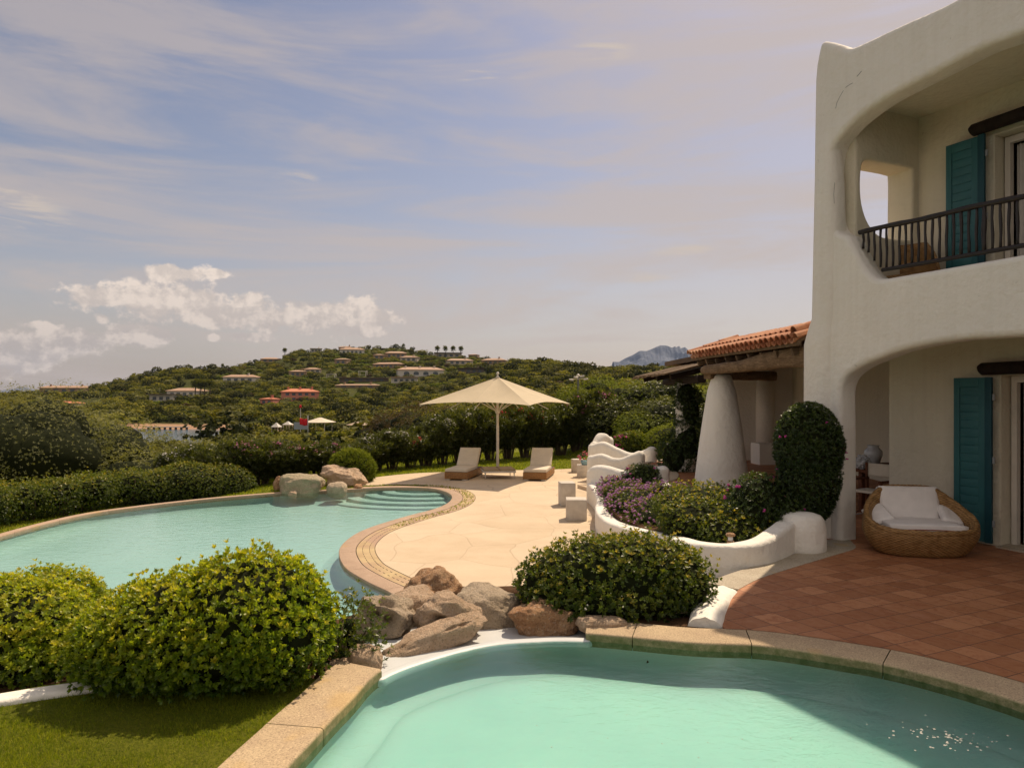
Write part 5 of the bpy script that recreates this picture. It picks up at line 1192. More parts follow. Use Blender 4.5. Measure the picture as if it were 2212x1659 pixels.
def hz_(u, Y):
    u = np.asarray(u, float); Y = np.asarray(Y, float); cols = [np.interp(Y, [a for a, _ in prof[k]], [b for _, b in prof[k]]) for k in PK]
    out = np.zeros(np.broadcast(u, Y).shape); i = np.clip(np.searchsorted(PK, u)-1, 0, len(PK)-2)
    for j in range(len(PK)-1):
        f = (u-PK[j])/(PK[j+1]-PK[j]); f = np.clip(f, 0, 1); f = f*f*(3-2*f); out = np.where(i == j, cols[j]*(1-f)+cols[j+1]*f, out)
    out = np.where(Y > 700, np.minimum(out, -12.8), out)
    return out+np.where(Y > 100, 1, 0)*(lumps(np.stack([np.broadcast_to(u*Y/F_, out.shape).ravel(), np.broadcast_to(Y, out.shape).ravel(), np.zeros(out.size)], 1), .5, .03, 3).reshape(out.shape))*np.clip((Y-285)/40, 0, 1)
us = np.linspace(-500, 2700, 230); Ys = np.r_[np.linspace(31, 120, 24), np.linspace(126, 640, 120), np.linspace(660, 1400, 16)]
U, YY = np.meshgrid(us, Ys); Zh = hz_(U, YY); Xh = (U-CX)/F_*YY; n = len(us)
I = (np.arange(len(Ys)-1)[:, None]*n+np.arange(n-1)[None]).ravel()
tag(mk('hillside', np.stack([Xh.ravel(), YY.ravel(), Zh.ravel()], 1), np.stack([I, I+1, I+n+1, I+n], 1), M['hill'], smooth=True), kind='structure')
tag(sheet('sea', [[(-6500,100),(6500,100),(6500,6700),(-6500,6700)]], -13.2, M['sea']), kind='structure')
tag(sheet('ground', [[(-60,-20),(60,-20),(60,34),(-60,34)]], -4.6, M['soil']), kind='structure')
def solve(u, v, Y0, Y1):                          # where the line of sight meets the hill
    Ys_ = np.linspace(Y0, Y1, 300); z = hz_(np.full(300, float(u)), Ys_); vv = HZ-z*F_/Ys_; k = int(np.argmin(np.abs(vv-v))); return float(Ys_[k]), float(z[k])
# mountains
def mountain(name, pts, Y, base_u, label):
    V = []; us_ = np.linspace(base_u[0], base_u[1], 150); top = np.interp(us_, [p[0] for p in pts], [p[1] for p in pts]); rows = 26; rng = np.random.default_rng(4)
    for j in range(rows):
        f = j/(rows-1)
        for k, u in enumerate(us_):
            h = (HZ-top[k])/F_*Y; x = (u-CX)/F_*Y; z = -20+(h+20)*(1-abs(f*2-1))**.8
            nz = mn.fractal(Vector((x/160, f*7, 0)), .9, 2.0, 5)*h*.12*(1-abs(f*2-1))
            V.append((x, Y+(f-.5)*900+mn.noise(Vector((x/150, f*5, 3)))*60, z+(nz if abs(f-.5) > .04 else nz*.15)))
    n = len(us_); tag(mk(name, V, [(j*n+k, j*n+k+1, (j+1)*n+k+1, (j+1)*n+k) for j in range(rows-1) for k in range(n-1)], M['mtn'], smooth=False), kind='structure')
z8 = lambda x, y: ((2100+x*.5426)/1.7355, (1200+y*.5426)/1.7355)
mp = [z8(*p) for p in ((410,282),(440,262),(500,232),(545,208),(600,205),(650,185),(690,163),(730,168),(770,185),(790,172),(800,182),(822,168),(832,188),(862,176),(885,195),(905,205),(940,225),(1000,236),(1060,262),(1130,275),(1200,284))]
mountain('far_mountain', mp, 6000, (1325, 1620), '')
mountain('far_mountain', [(20,850),(34,846),(42,838),(50,835.5),(58,839),(68,841),(80,846),(96,850)], 5200, (20, 96), '')
# ---- houses
def house(u0, u1, vt, vb, wall, roof='hip', label='', dist=None, floors=1, arches=0, depth=8, win=3, chim=1, rz=None, roofm='tile', wcol=None):
    uc = (u0+u1)/2; rz = rad(math.sin(u0*12.9)*16)
    if dist is None: Y, zb = solve(uc, vb, 290, 640)
    else: Y = dist; zb = (HZ-vb)/F_*Y
    W = (u1-u0)/F_*Y; H = (vb-vt)/F_*Y; x = (uc-CX)/F_*Y; rh = min(W*.08, H*.30) if roof == 'hip' else H*.10; wh = H-rh; D = depth
    t = empty('hillside_house', (x, Y, zb), label, 'house', None, rz); b = MB()
    b.box((0, D/2, wh/2-1.5), (W*.94, D, wh+3)); b.build('wall', wall, t)
    b = MB()
    if roof == 'hip':
        e = W/2; i_ = max(W/2-D/2, W*.12); b.add([(-e,-.7,wh),(e,-.7,wh),(e,D+.7,wh),(-e,D+.7,wh),(-i_,D/2,wh+rh),(i_,D/2,wh+rh),(-e,-.7,wh-.3),(e,-.7,wh-.3),(e,D+.7,wh-.3),(-e,D+.7,wh-.3)], [(0,1,5,4),(1,2,5),(2,3,4,5),(3,0,4),(6,7,1,0),(7,8,2,1),(8,9,3,2),(9,6,0,3),(9,8,7,6)])
    else: b.box((0, D/2-1, wh+rh/2), (W, D+2.5, max(rh, .35)))
    b.build('roof', M[roofm], t)
    for k in range(chim):
        b = MB(); cx = W*(-.3+.6*k/max(1, chim-1)) if chim > 1 else W*.22; b.box((cx, D*.4, wh+rh*.7+.4), (.9,.9,1.5)); b.box((cx, D*.4, wh+rh*.7+1.25), (1.2,1.2,.25)); b.build('chimney', wall, t)
    per_ = win
    for fl in range(floors):
        for k in range(per_):
            b = MB(); cx = -W*.40+W*.80*(k+.5)/per_; ww = W*.8/per_*.55; hh = wh/floors*.5; cz = wh/floors*(fl+.45)
            if arches:
                P = [(cx-ww/2, -.03, cz-hh/2)]+[(cx+ww/2*math.cos(a), -.03, cz+hh*.1+hh*.42*math.sin(a)) for a in np.linspace(math.pi, 0, 8)]+[(cx+ww/2, -.03, cz-hh/2)]; m = len(P); Q = [(p[0], .05, p[2]) for p in P]
                b.add(P+Q, [tuple(range(m)), tuple(range(2*m-1, m-1, -1))]+[(i, (i+1) % m, m+(i+1) % m, m+i) for i in range(m)])
            else: b.box((cx, -.01, cz), (ww, .10, hh))
            b.build('window', M['hglass'], t)
    return Y
M['hglass'] = simple('far_window', (.10,.12,.14), (.05,.06,.07), .5, .3, .5); 
M['hw_white'] = simple('far_white_wall', (.62,.57,.50)); M['hw_cream'] = simple('far_cream_wall', (.52,.44,.34)); M['hw_tan'] = simple('far_tan_wall', (.36,.24,.15)); M['hw_pink'] = simple('far_pink_wall', (.62,.24,.17)); M['hw_stone'] = simple('far_stone_wall', (.22,.17,.12), (.14,.11,.08), 1.5)
M['tile_far'] = simple('far_roof_tiles', (.46,.31,.21), (.34,.21,.14), 1.2); M['tile_pink'] = simple('far_orange_tiles', (.58,.22,.12), (.46,.16,.08), 1.2); M['thatch'] = simple('thatch', (.42,.32,.22), (.30,.22,.15), 2); M['pergola'] = simple('far_pergola', (.12,.08,.055), (.07,.05,.04), 2)
Z2 = lambda x: 518.6+.23446*x
Z2v = lambda y: 691.4+.23446*y
A6u = lambda x: 835.5+.16935*x
A6v = lambda y: 720.3+.16935*y
HS = []                                           # (u0,u1,vtop,Y) windows to keep clear of trees
def H_(u0, u1, vt, vb, *a, **k): Y = house(u0, u1, vt, vb, *a, **k); HS.append((u0, u1, vt, vb, Y))
H_(607, 690, 839, 866, M['hw_pink'], label='salmon pink two-storey villa with orange tile roof at mid-slope', floors=2, win=5, chim=3, roofm='tile_pink', depth=10)
H_(559, 592, 859, 874, M['hw_pink'], label='small salmon outbuilding with orange roof below left of the pink villa', win=2, roofm='tile_pink', depth=6)
H_(Z2(1445), Z2(1890), Z2v(432), Z2v(520), M['hw_white'], label='long cream villa with arched windows in the middle of the hill', arches=1, win=4, chim=3, roofm='tile_far', depth=11)
H_(Z2(1385), Z2(1640), Z2v(524), Z2v(578), M['hw_white'], 'flat', label='flat-roofed glazed pavilion under the long cream villa', win=4, chim=0, roofm='tile_far', depth=6)
H_(Z2(905), Z2(1380), Z2v(530), Z2v(568), M['hw_stone'], 'flat', label='long stone retaining terrace with dark openings below the hill garden', win=6, chim=0, roofm='hw_stone', depth=5)
H_(Z2(190), Z2(372), Z2v(344), Z2v(390), M['hw_tan'], label='tan house near the ridge to the left of the lone palm', win=3, chim=0, roofm='tile_far')
H_(Z2(585), Z2(750), Z2v(438), Z2v(488), M['hw_cream'], label='cream two-storey block with tiled roof on the left of the hill', win=3, chim=0, roofm='tile_far')
H_(Z2(450), Z2(610), Z2v(462), Z2v(520), M['hw_tan'], label='low tan house with tile roof adjoining the cream block', win=3, chim=1, roofm='tile_far')
H_(Z2(862), Z2(990), Z2v(352), Z2v(410), M['hw_tan'], label='narrow brown house with porch below the summit villa', win=2, chim=0, roofm='tile_far', depth=6)
H_(Z2(915), Z2(1150), Z2v(252), Z2v(316), M['hw_white'], label='white summit villa with arches and upper terrace', arches=1, win=5, chim=2, roofm='tile_far')
H_(Z2(905), Z2(1045), Z2v(218), Z2v(262), M['hw_tan'], label='tan house topping the summit behind the white villa', win=3, chim=1, roofm='tile_far')
H_(Z2(645), Z2(755), Z2v(258), Z2v(292), M['hw_white'], 'flat', label='white flat terrace house on the skyline left of the summit', win=3, chim=1, roofm='hw_white', depth=6)
H_(Z2(1225), Z2(1335), Z2v(312), Z2v(360), M['hw_tan'], label='ochre house left of a pair below the skyline pines', win=2, chim=0, roofm='tile_far')
H_(Z2(1335), Z2(1540), Z2v(288), Z2v(350), M['hw_tan'], label='ochre house with dark windows, right of a pair below the skyline pines', win=4, chim=0, roofm='tile_far')
H_(Z2(1465), Z2(1640), Z2v(328), Z2v(385), M['hw_cream'], label='cream house with brown tile roof above the hedged terraces', win=3, chim=1, roofm='tile_far')
H_(Z2(1205), Z2(1490), Z2v(388), Z2v(440), M['hw_tan'], label='long low house with white awnings above the pool terrace', win=5, chim=0, roofm='tile_far')
H_(Z2(1900), Z2(2155), Z2v(355), Z2v(412), M['hw_cream'], label='wide house with cream porch right of the long cream villa', win=4, chim=1, roofm='tile_far')
H_(Z2(1790), Z2(2050), Z2v(300), Z2v(345), M['hw_cream'], 'flat', label='flat modern house with dark roof behind the row of palms', win=4, chim=0, roofm='pergola')
H_(Z2(2100), Z2(2190), Z2v(288), Z2v(332), M['hw_tan'], label='small square tan house on the skyline right of the palms', win=2, chim=0, roofm='tile_far')
H_(A6u(1195), A6u(1510), A6v(315), A6v(398), M['hw_tan'], label='brown house with wide tiled roof and chimney right of the palms', win=4, chim=1, roofm='tile_far')
H_(A6u(895), A6u(1260), A6v(440), A6v(508), M['hw_stone'], 'flat', label='dark low pergola house behind the top of the parasol', win=4, chim=1, roofm='pergola')
H_(480, 554, 809, 826, M['hw_white'], label='white house with long low tile roof above the palms on the left', win=4, chim=1, roofm='tile_far')
H_(0+318, 378, 851, 867, M['hw_white'], 'flat', label='white lower wing with brown awning of the big white villa', win=3, chim=0, roofm='pergola', depth=7)
H_(352, 432, 838, 858, M['hw_white'], label='big white villa on the left slope with tiled lower roof', win=4, chim=0, roofm='tile_far', depth=9)
H_(398, 458, 822, 846, M['hw_white'], 'flat', label='white upper block of the big left villa with roof pergola', win=4, chim=0, roofm='pergola', depth=8)
H_(84, 193, 833, 848, M['hw_tan'], label='long low tan house with tile roof on the far left ridge', win=5, chim=2, roofm='tile_far')
H_(115, 167, 867, 879, M['hw_cream'], label='low cream house with pinkish roof at far left', win=3, chim=0, roofm='tile_pink')
H_(164, 226, 861, 874, M['hw_white'], 'flat', label='low white flat house right of the pink-roofed one at far left', win=4, chim=1, roofm='tile_far')
H_(73, 101, 858, 868, M['hw_tan'], label='tiny house with orange roof at the far left above the pink-roofed one', win=2, chim=0, roofm='tile_pink')
H_(Z2(870), Z2(1280), Z2v(590), Z2v(625), M['hw_tan'], label='low pinkish roofs half hidden by trees right of the pink villa', win=4, chim=2, roofm='tile_far', depth=6)
for (a, b_, c, d, lab) in ((Z2(800), Z2(872), Z2v(500), Z2v(535), 'white garden pergola frame at the left of the hill terrace'), (Z2(1092), Z2(1158), Z2v(472), Z2v(518), 'white cabana roof on the hill terrace beside the purple flowers')):
    Y, zb = solve((a+b_)/2, d, 290, 600); x = ((a+b_)/2-CX)/F_*Y; W = (b_-a)/F_*Y; Hh = (d-c)/F_*Y
    t = empty('garden_pergola', (x, Y, zb), lab, 'pergola'); HS.append((a, b_, c, d, Y))
    for sx in (-1,1):
        for sy in (0,1): q = MB(); q.box((sx*W/2, sy*4, Hh/2-.5), (.35,.35,Hh+1)); q.build('post', M['hw_white'], t)
    q = MB(); q.box((0,2,Hh), (W+.6,4.6,.35)); q.build('roof', M['hw_white'], t)
# beach: tents, pavilion, flag, pier
def tent(u0, u1, vt, vb, Y, lab, mt='whitecloth', name='beach_tent', n=4, cat='tent', posts=True):
    x = ((u0+u1)/2-CX)/F_*Y; W = (u1-u0)/F_*Y; zb = (HZ-vb)/F_*Y; H = (vb-vt)/F_*Y; t = empty(name, (x, Y, zb), lab, cat); HS.append((u0, u1, vt, vb, Y))
    b = MB(); b.lathe([(W*.56*1.0, H*.45),(W*.58, H*.50),(W*.30, H*.74),(.05*W, H)], n=n if n > 4 else 4); b.build('canopy', M[mt], t); t.rotation_euler[2] = rad(35)
    for k in range(4): a = rad(90*k); q = MB(); q.box((W*.45*math.cos(a), W*.45*math.sin(a), H*.2-.5), (.14,.14,H*.6+1)); q.build('post', M['hw_white'], t)
tent(586,608,913,931,215,'white peaked beach tent, leftmost of the two left of the red flag'); tent(611,633,910,924,225,'white peaked beach tent just left of the red flag'); 
tent(662,721,902,921,200,'wide cream conical pavilion roof right behind the red flag', 'cushion', 'beach_pavilion', 12, 'pavilion')
tent(862,895,921,940,150,'thatched conical beach shade behind the hedge below the parasol', 'thatch', 'thatched_shade', 12, 'shade'); tent(752,798,910,925,180,'low thatched roof between the pavilion and the conical shade', 'thatch', 'thatched_roof', 12, 'roof')
fl = empty('flagpole', at(665,925,130), 'grey flagpole with a red flag in front of the beach pavilion', 'flag'); x, y, z = at(665, 925, 130)
b = MB(); b.tube([(0,0,-4),(0,0,(925-898)/F_*130)], .07, 8); b.build('pole', M['metal_g'], fl, smooth=True)
V = []; nx = 12
for i in range(nx+1):
    for j in range(6): V.append((-1.45*i/nx, .12*math.sin(i*.9+j*.2), (925-904)/F_*130-1.18*j/5-.12*math.sin(i*.35)))
mk('flag', V, [(i*6+j, (i+1)*6+j, (i+1)*6+j+1, i*6+j+1) for i in range(nx) for j in range(5)], M['red'], fl, smooth=True).modifiers.new('thick', 'SOLIDIFY').thickness = .01
pl2 = empty('signal_mast', at(649,930,140), 'thin mast topped by a red lamp left of the red flag', 'mast'); b = MB(); b.tube([(0,0,-4),(0,0,(930-880)/F_*140)], .06, 6); b.build('pole', M['metal_w'], pl2)
b = MB(); b.lathe([(.2,0),(.25,.2),(.2,.5),(.05,.6)], (0,0,(930-881)/F_*140), 10); b.build('lamp', M['red'], pl2)
sg = empty('sign_board', at(661,921,132), 'pale blue-grey board under the red flag', 'board'); b = MB(); b.box((-.9,0,.1), (2.6,.1,1.3)); b.build('board', simple('pale_board', (.32,.38,.42)), sg)
pr_ = empty('pier', (at(362,930,262)[0], 262, -13.2), 'low wooden pier on posts in the bay in front of the sandy shore', 'pier')
b = MB(); b.box((0,0,.95), (15.5,1.6,.18)); b.build('deck', M['metal_g'], pr_)
for k in range(8): b = MB(); b.box((-7+2*k,0,.0), (.35,1.2,1.9)); b.build('post', M['pergola'], pr_)
# ---- palms
def palm_proto(h):
    b = MB(); b.tube([(0,0,-1),(.1,0,h*.5),(0,0,h)], [.32,.26,.24], 8); tr = b.build('trunk', M['bark'], None, smooth=True); rng = np.random.default_rng(9); parts = []
    for k in range(46):
        a = rng.uniform(0, 6.28); e = rng.uniform(-.9, 1.3); L = rng.uniform(1.7, 2.5); d = np.array((math.cos(a)*math.cos(e), math.sin(a)*math.cos(e), math.sin(e)))
        for s in np.linspace(.15, 1, 9):
            p = np.array((0,0,h))+d*L*s-np.array((0,0,.5*s*s)); m = 5; P = np.repeat(p[None], m, 0)+rng.normal(size=(m, 3))*.06; parts.append(leaves(P, d+rng.normal(size=(m, 3))*.7-np.array((0,0,.3*s)), rng.normal(size=(m, 3)), np.full(m, .7), LONG4, np.clip(rng.normal(.35+.2*d[2], .15, m), 0, 1)))
    V, F, T = join(parts); c = mk('crown', V, F, M['lf_far']); set_tint(c, T); COL.objects.unlink(tr); COL.objects.unlink(c); return [tr, c]
pp = palm_proto(6.5)
def palm(u, vt, vb, lab, grp, Y0=290, Y1=650):
    Y, zb = solve(u, vb, Y0, Y1); s = (vb-vt)/F_*Y/8.6; put(pp, 'palm_tree', ((u-CX)/F_*Y, Y-1, zb), u, (s*.8, s*.8, s), lab, 'palm', grp); HS.append((u-6, u+6, vt, vb, Y))
palm(616,743,766,'lone fan palm standing up from the ridge left of the summit', None)
palm(482,773,790,'small palm on the left ridge line', None)
for u in (945,962,979,996): palm(u,746,772,'tall fan palm in the skyline row in front of the flat modern house','palms of the skyline row')
for u in (424,434,444,456): palm(u,817,864,'tall slim palm in the row beside the big white villa on the left slope','palms beside the left white villa')
palm(872,742,758,'wide feathery palm on the skyline left of the palm row', None)
# ---- hill trees, shrubs and hedges
far = []
for i, (m_, h, w) in enumerate((('lf_far',4.2,5.0),('lf_scrub',3.6,4.6),('lf_far',3.4,5.4),('lf_olive',3.6,4.4),('lf_scrub',5.2,4.2),('lf_hedge',2.2,3.4),('lf_brown',2.6,3.6))):
    far.append(tree_proto(200+i, h, w, M[m_], 420, .55, lobes=7, tpl=QUAD, k=2, flat=.75, low=.1))
KN = ['green evergreen tree', 'dark juniper tree', 'broad green tree', 'grey-green olive tree', 'tall dark pine tree', 'light green shrub', 'brown dry shrub']
rng = np.random.default_rng(77); cand = []
def blocked(u, Y, z, h, w):
    vt, vb = HZ-(z+h)*F_/Y, HZ-z*F_/Y; hw = w/2*F_/Y
    for (a, b, c, d, hy) in HS:
        if Y < hy+11 and u+hw > a+1 and u-hw < b-1 and vt < c+(d-c)*.6 and vb > c: return True
    return False
Yr = 38.0
while Yr < 660:
    sp = 2.9+Yr/130; usp = sp*F_/Yr; uu = np.arange(-330, 1800, usp)
    for u in uu:
        u2 = u+rng.uniform(-.5, .5)*usp; Y = Yr+rng.uniform(-.5, .5)*sp; z = float(hz_(u2, Y))
        if z < -11.6 or (Y < 150 and z < -10.9 and rng.random() < .75): 
            if not (Y < 240 and z > -13.6 and u2 > 470): continue
        k = int(rng.choice(7, p=[.27,.25,.14,.12,.07,.12,.03])); zone = u2
        if u2 > 1050: k = int(rng.choice(7, p=[.30,.42,.10,.04,.10,.03,.01]))
        s = rng.uniform(.65, 1.25)*(1.0 if Y < 320 or u2 > 1100 or u2 < 480 else .78)
        hh = (4.2,3.6,3.4,3.6,5.2,2.2,2.6)[k]*s; ww = (5,4.6,5.4,4.4,4.2,3.4,3.6)[k]*s
        vis_v = HZ-(z+hh)*F_/Y
        if vis_v > 990 or (u2 > 1020 and Y < 260 and HZ-(z+hh*1.25)*F_/Y < 800): continue
        if blocked(u2, Y, z, hh, ww): 
            if rng.random() < .6: continue
            k = 5; s = .35
            if blocked(u2, Y, z, .8, 1.5): continue
        cand.append((u2, Y, z, k, s, rng.uniform(0, 6.28)))
    Yr += sp
for (u, Y, v, k, s) in ((225,52,918,3,1.3),(300,50,915,1,1.2),(262,44,935,6,1.0),(352,48,905,1,1.1),(180,47,925,0,1.2),(130,50,900,3,1.4),(400,60,930,0,1.0),(455,75,900,1,1.2),(500,82,892,1,1.4),(545,90,905,1,1.2),(480,66,925,0,1.0),(350,42,940,2,1.),(420,50,945,1,.9),(760,95,915,6,1.1),(830,90,905,1,1.1),(930,70,880,6,1.5),(980,64,890,6,1.3),(890,80,890,6,1.4),(1010,60,900,0,1.2),(590,70,935,1,1.),(700,75,930,1,1.),(640,65,942,0,1.),(190,33,905,1,1.1),(222,36,908,3,1.2),(252,33,915,0,1.1),(285,37,915,1,1.1),(312,31,940,3,1.0),(348,33,939,0,1.0),(388,33,939,1,1.),(158,31,910,0,1.1),(330,38,939,1,1.1),(428,36,930,1,1.1),(120,30,915,3,1.1),(262,28,945,1,.9),(205,27,950,0,.9),(300,27,962,3,.8),(440,170,892,1,1.6),(475,165,886,1,1.7),(512,160,890,0,1.6),(545,170,898,1,1.4),(425,120,905,1,1.2),(250,150,905,1,1.6),(215,140,900,0,1.6),(180,130,905,1,1.6),(275,110,915,1,1.1),(150,120,898,3,1.6),(505,120,905,0,1.3),(560,120,925,1,1.0)):
    h = (4.2,3.6,3.4,3.6,5.2,2.2,2.6)[k]; s = s*1.3; cand.append((u, Y, (HZ-v)/F_*Y-h*s*.93, k, s, u))
# keep the line of sight to the bay, beach and flag open
VW = [(296,412,914,938,250),(548,728,900,934,200)]
def opens(c):
    u, Y, z, k, s, r = c; h = (4.2,3.6,3.4,3.6,5.2,2.2,2.6)[k]*s; w = (5,4.6,5.4,4.4,4.2,3.4,3.6)[k]*s*.5; vt = HZ-(z+h)*F_/Y; hw = w*F_/Y
    return not any(Y < d and a < u+hw and u-hw < b and vt < e-4 for a, b, c_, e, d in VW)
cand = [c for c in cand if opens(c)]
cand.sort(key=lambda c: c[1]/c[4]); big = [c for c in cand if c[1] < 1e9][:262]; rest = cand[262:]
for (u, Y, z, k, s, r) in big:
    protos = (brown if k == 6 and Y < 110 else far[k]) if Y > 75 else {0: mid[1], 1: mid[0], 2: mid[1], 3: mid[2], 4: mid[3], 5: mid[1], 6: brown}[k]
    side = 'right of the parasol' if u > 1100 else ('between the hedge and the bay' if Y < 250 else 'above the shore')
    sc_ = s*((4.2,3.6,3.4,3.6,5.2,2.2,2.6)[k]/4.4 if (Y <= 75 and k != 6) else 1)
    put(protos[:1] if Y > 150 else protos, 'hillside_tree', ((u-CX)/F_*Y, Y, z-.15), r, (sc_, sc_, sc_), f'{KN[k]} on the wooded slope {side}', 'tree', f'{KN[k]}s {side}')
print('TREES', len(cand), len(rest))
# the far wood that reads as one mass: one object
parts = {}
protoarr = []
for pr2 in far:
    me = pr2[0].data; v = np.zeros(len(me.vertices)*3, np.float32); me.vertices.foreach_get('co', v); f = np.zeros(len(me.polygons)*4, np.int32); me.polygons.foreach_get('vertices', f); tt = np.zeros(len(me.vertices), np.float32); me.attributes['tint'].data.foreach_get('value', tt)
    protoarr.append((v.reshape(-1, 3), f.reshape(-1, 4), tt))
Vs, Fs, Ts, Ms = [], [], [], []; b0 = 0
for (u, Y, z, k, s, r) in rest:
    v, f, tt = protoarr[k]; c, sn = math.cos(r), math.sin(r); R = np.array([[c, -sn, 0], [sn, c, 0], [0, 0, 1]]); q = (v@R.T)*s+np.array(((u-CX)/F_*Y, Y, z-.15))
    Vs.append(q); Fs.append(f+b0); Ts.append(tt+rng.normal()*.13); Ms.append(np.full(len(f), k, np.int32)); b0 += len(v)
wo = mk('hillside_wood', np.concatenate(Vs), np.concatenate(Fs), [p[0].data.materials[0] for p in far]); set_tint(wo, np.clip(np.concatenate(Ts), 0, 1)); wo.data.polygons.foreach_set('material_index', np.concatenate(Ms)); tag(wo, kind='stuff')
# clipped hedge rows on the terraces
def hedgerow(u0, u1, v0, v1, h=1.6, Y0=290, Y1=620):
    pts = []
    for f in np.linspace(0, 1, 7): u = u0+(u1-u0)*f; v = v0+(v1-v0)*f; Y, z = solve(u, v, Y0, Y1); pts.append(np.array(((u-CX)/F_*Y, Y, z)))
    rg2 = np.random.default_rng(int(u0*7+v0)); L = sum(np.linalg.norm(b-a) for a, b in zip(pts, pts[1:])); m = int(L*28); t = rg2.random(m)*6; i = np.minimum(t.astype(int), 5); P = np.array(pts)[i]*(1-(t-i))[:, None]+np.array(pts)[i+1]*(t-i)[:, None]
    P = P+np.stack([rg2.normal(size=m)*.4, rg2.normal(size=m)*.5, rg2.uniform(-.6, h, m)+lumps(P, .25, .4, 3)], 1)
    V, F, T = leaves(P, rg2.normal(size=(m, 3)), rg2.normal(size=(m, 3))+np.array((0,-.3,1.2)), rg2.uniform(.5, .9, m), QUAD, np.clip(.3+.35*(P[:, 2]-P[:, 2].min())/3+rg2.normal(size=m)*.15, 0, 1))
    o = mk('garden_hedge', V, F, M['lf_hedge']); set_tint(o, T); return o
HR = [(Z2(1030),Z2(1460),Z2v(395),Z2v(385)),(Z2(860),Z2(1200),Z2v(330),Z2v(328)),(Z2(780),Z2(1000),Z2v(430),Z2v(425)),(Z2(1640),Z2(1900),Z2v(402),Z2v(388)),(Z2(1650),Z2(1800),Z2v(352),Z2v(345)),(Z2(800),Z2(960),Z2v(345),Z2v(350)),(Z2(1700),Z2(1880),Z2v(420),Z2v(414)),(Z2(1000),Z2(1180),Z2v(452),Z2v(455)),(Z2(390),Z2(510),Z2v(520),Z2v(540)),(Z2(2000),Z2(2200),Z2v(410),Z2v(400)),
    (Z2(560),Z2(900),Z2v(552),Z2v(565)),(Z2(820),Z2(1080),Z2v(372),Z2v(360)),(Z2(1180),Z2(1260),Z2v(468),Z2v(478)),(Z2(1100),Z2(1240),Z2v(425),Z2v(418)),(Z2(1900),Z2(2100),Z2v(470),Z2v(450)),(288+.1563*0,288+.1563*420,777.9+.1563*700,777.9+.1563*690),(288,288+.1563*330,777.9+.1563*650,777.9+.1563*640),(288+.1563*120,288+.1563*450,777.9+.1563*620,777.9+.1563*612),(255,350,905,908),(250,330,868,845),(Z2(1500),Z2(1900),Z2v(640),Z2v(600)),(430,560,880,872),(500,590,897,893),(360,470,897,892)]
for i, h in enumerate(HR): tag(hedgerow(*h), 'clipped bright green hedge row on a garden terrace of the hill', 'hedge', 'clipped hedges on the hill gardens')
# open lawns on the terraces
M['lawn_far'] = simple('far_lawn', (.13,.17,.03), (.10,.14,.025), .5)
# ---- grass blades of the front lawn
rg3 = np.random.default_rng(8); n = 190000; gx = rg3.uniform(-4.2, -1.1, n); gy = rg3.uniform(3.2, 5.5, n)
ok = inside(np.array(left_arc+[(-1.6,5.35),(-2.3,5.3),(-3.0,5.0),(-3.5,4.75),(-4.6,3.95),(-6,2),(-3,.5)]), gx, gy); gx, gy = gx[ok], gy[ok]
th = lumps(np.stack([gx, gy, gx*0], 1), .5, 4, 5); keep = rg3.random(len(gx)) < .75+.5*th; gx, gy, th = gx[keep], gy[keep], th[keep]; n = len(gx)
BL = (np.array([(0,.06,0),(.55,.045,.0),(1,0,0),(0,-.06,0)]), np.array([(0,3,2,1)]))
V, F, T = leaves(np.stack([gx, gy, np.full(n, ZT-.02)], 1), np.stack([rg3.normal(size=n)*.5, rg3.normal(size=n)*.5, np.ones(n)], 1), rg3.normal(size=(n, 3)), rg3.uniform(.014, .038, n)*(1+.5*th), BL, np.clip(rg3.normal(.5, .22, n)+th*.3, 0, 1))
go = mk('lawn_grass', V, F, M['lf_lawnedge']); set_tint(go, T); tag(go, 'short green grass of the front lawn', kind='stuff')
# far lawn blades along the back
n = 120000; gx = rg3.uniform(-12, 9, n); gy = rg3.uniform(15, 33, n); ok = ~inside(grow(low_in, .30), gx, gy) & ~inside(deckpoly, gx, gy) & ~((gx > 2.4) & (gy < 21.4)) & ~inside(np.array(pat), gx, gy); gx, gy = gx[ok], gy[ok]; n = len(gx)
V, F, T = leaves(np.stack([gx, gy, zlawn(gx, gy)], 1), np.stack([rg3.normal(size=n)*.5, rg3.normal(size=n)*.5, np.ones(n)], 1), rg3.normal(size=(n, 3)), rg3.uniform(.04, .08, n), (BL[0]*[1,3,1], BL[1]), np.clip(rg3.normal(.6, .22, n), 0, 1))
go = mk('lawn_grass', V, F, M['lf_lawnedge']); set_tint(go, T); tag(go, 'mown grass between the deck and the oleander hedge', kind='stuff')
# ================================================================== camera, sun, sky
cam = bpy.data.cameras.new('camera'); co = bpy.data.objects.new('camera', cam); COL.objects.link(co); SC.camera = co
co.rotation_euler = (rad(90), 0, 0); cam.sensor_width = 36; cam.lens = F_/2212*36; cam.shift_y = (HZ-829.5)/2212; cam.clip_end = 60000; cam.clip_start = .05
EL = rad(55.2); AZ = math.atan2(.553, .833); S = Vector((math.sin(AZ)*math.cos(EL), math.cos(AZ)*math.cos(EL), math.sin(EL)))
sun = bpy.data.lights.new('sun', 'SUN'); so_ = bpy.data.objects.new('sun', sun); COL.objects.link(so_); sun.energy = 4.8; sun.angle = rad(.53); sun.color = (1, .82, .60)
so_.rotation_mode = 'XYZ'; so_.rotation_euler = S.to_track_quat('Z', 'Y').to_euler()
w = bpy.data.worlds.new('World'); SC.world = w; w.use_nodes = True; w.node_tree.nodes.clear(); T = NT(w.node_tree)
out = T.new('ShaderNodeOutputWorld'); bg = T.new('ShaderNodeBackground'); T.l.new(bg.outputs[0], out.inputs[0])
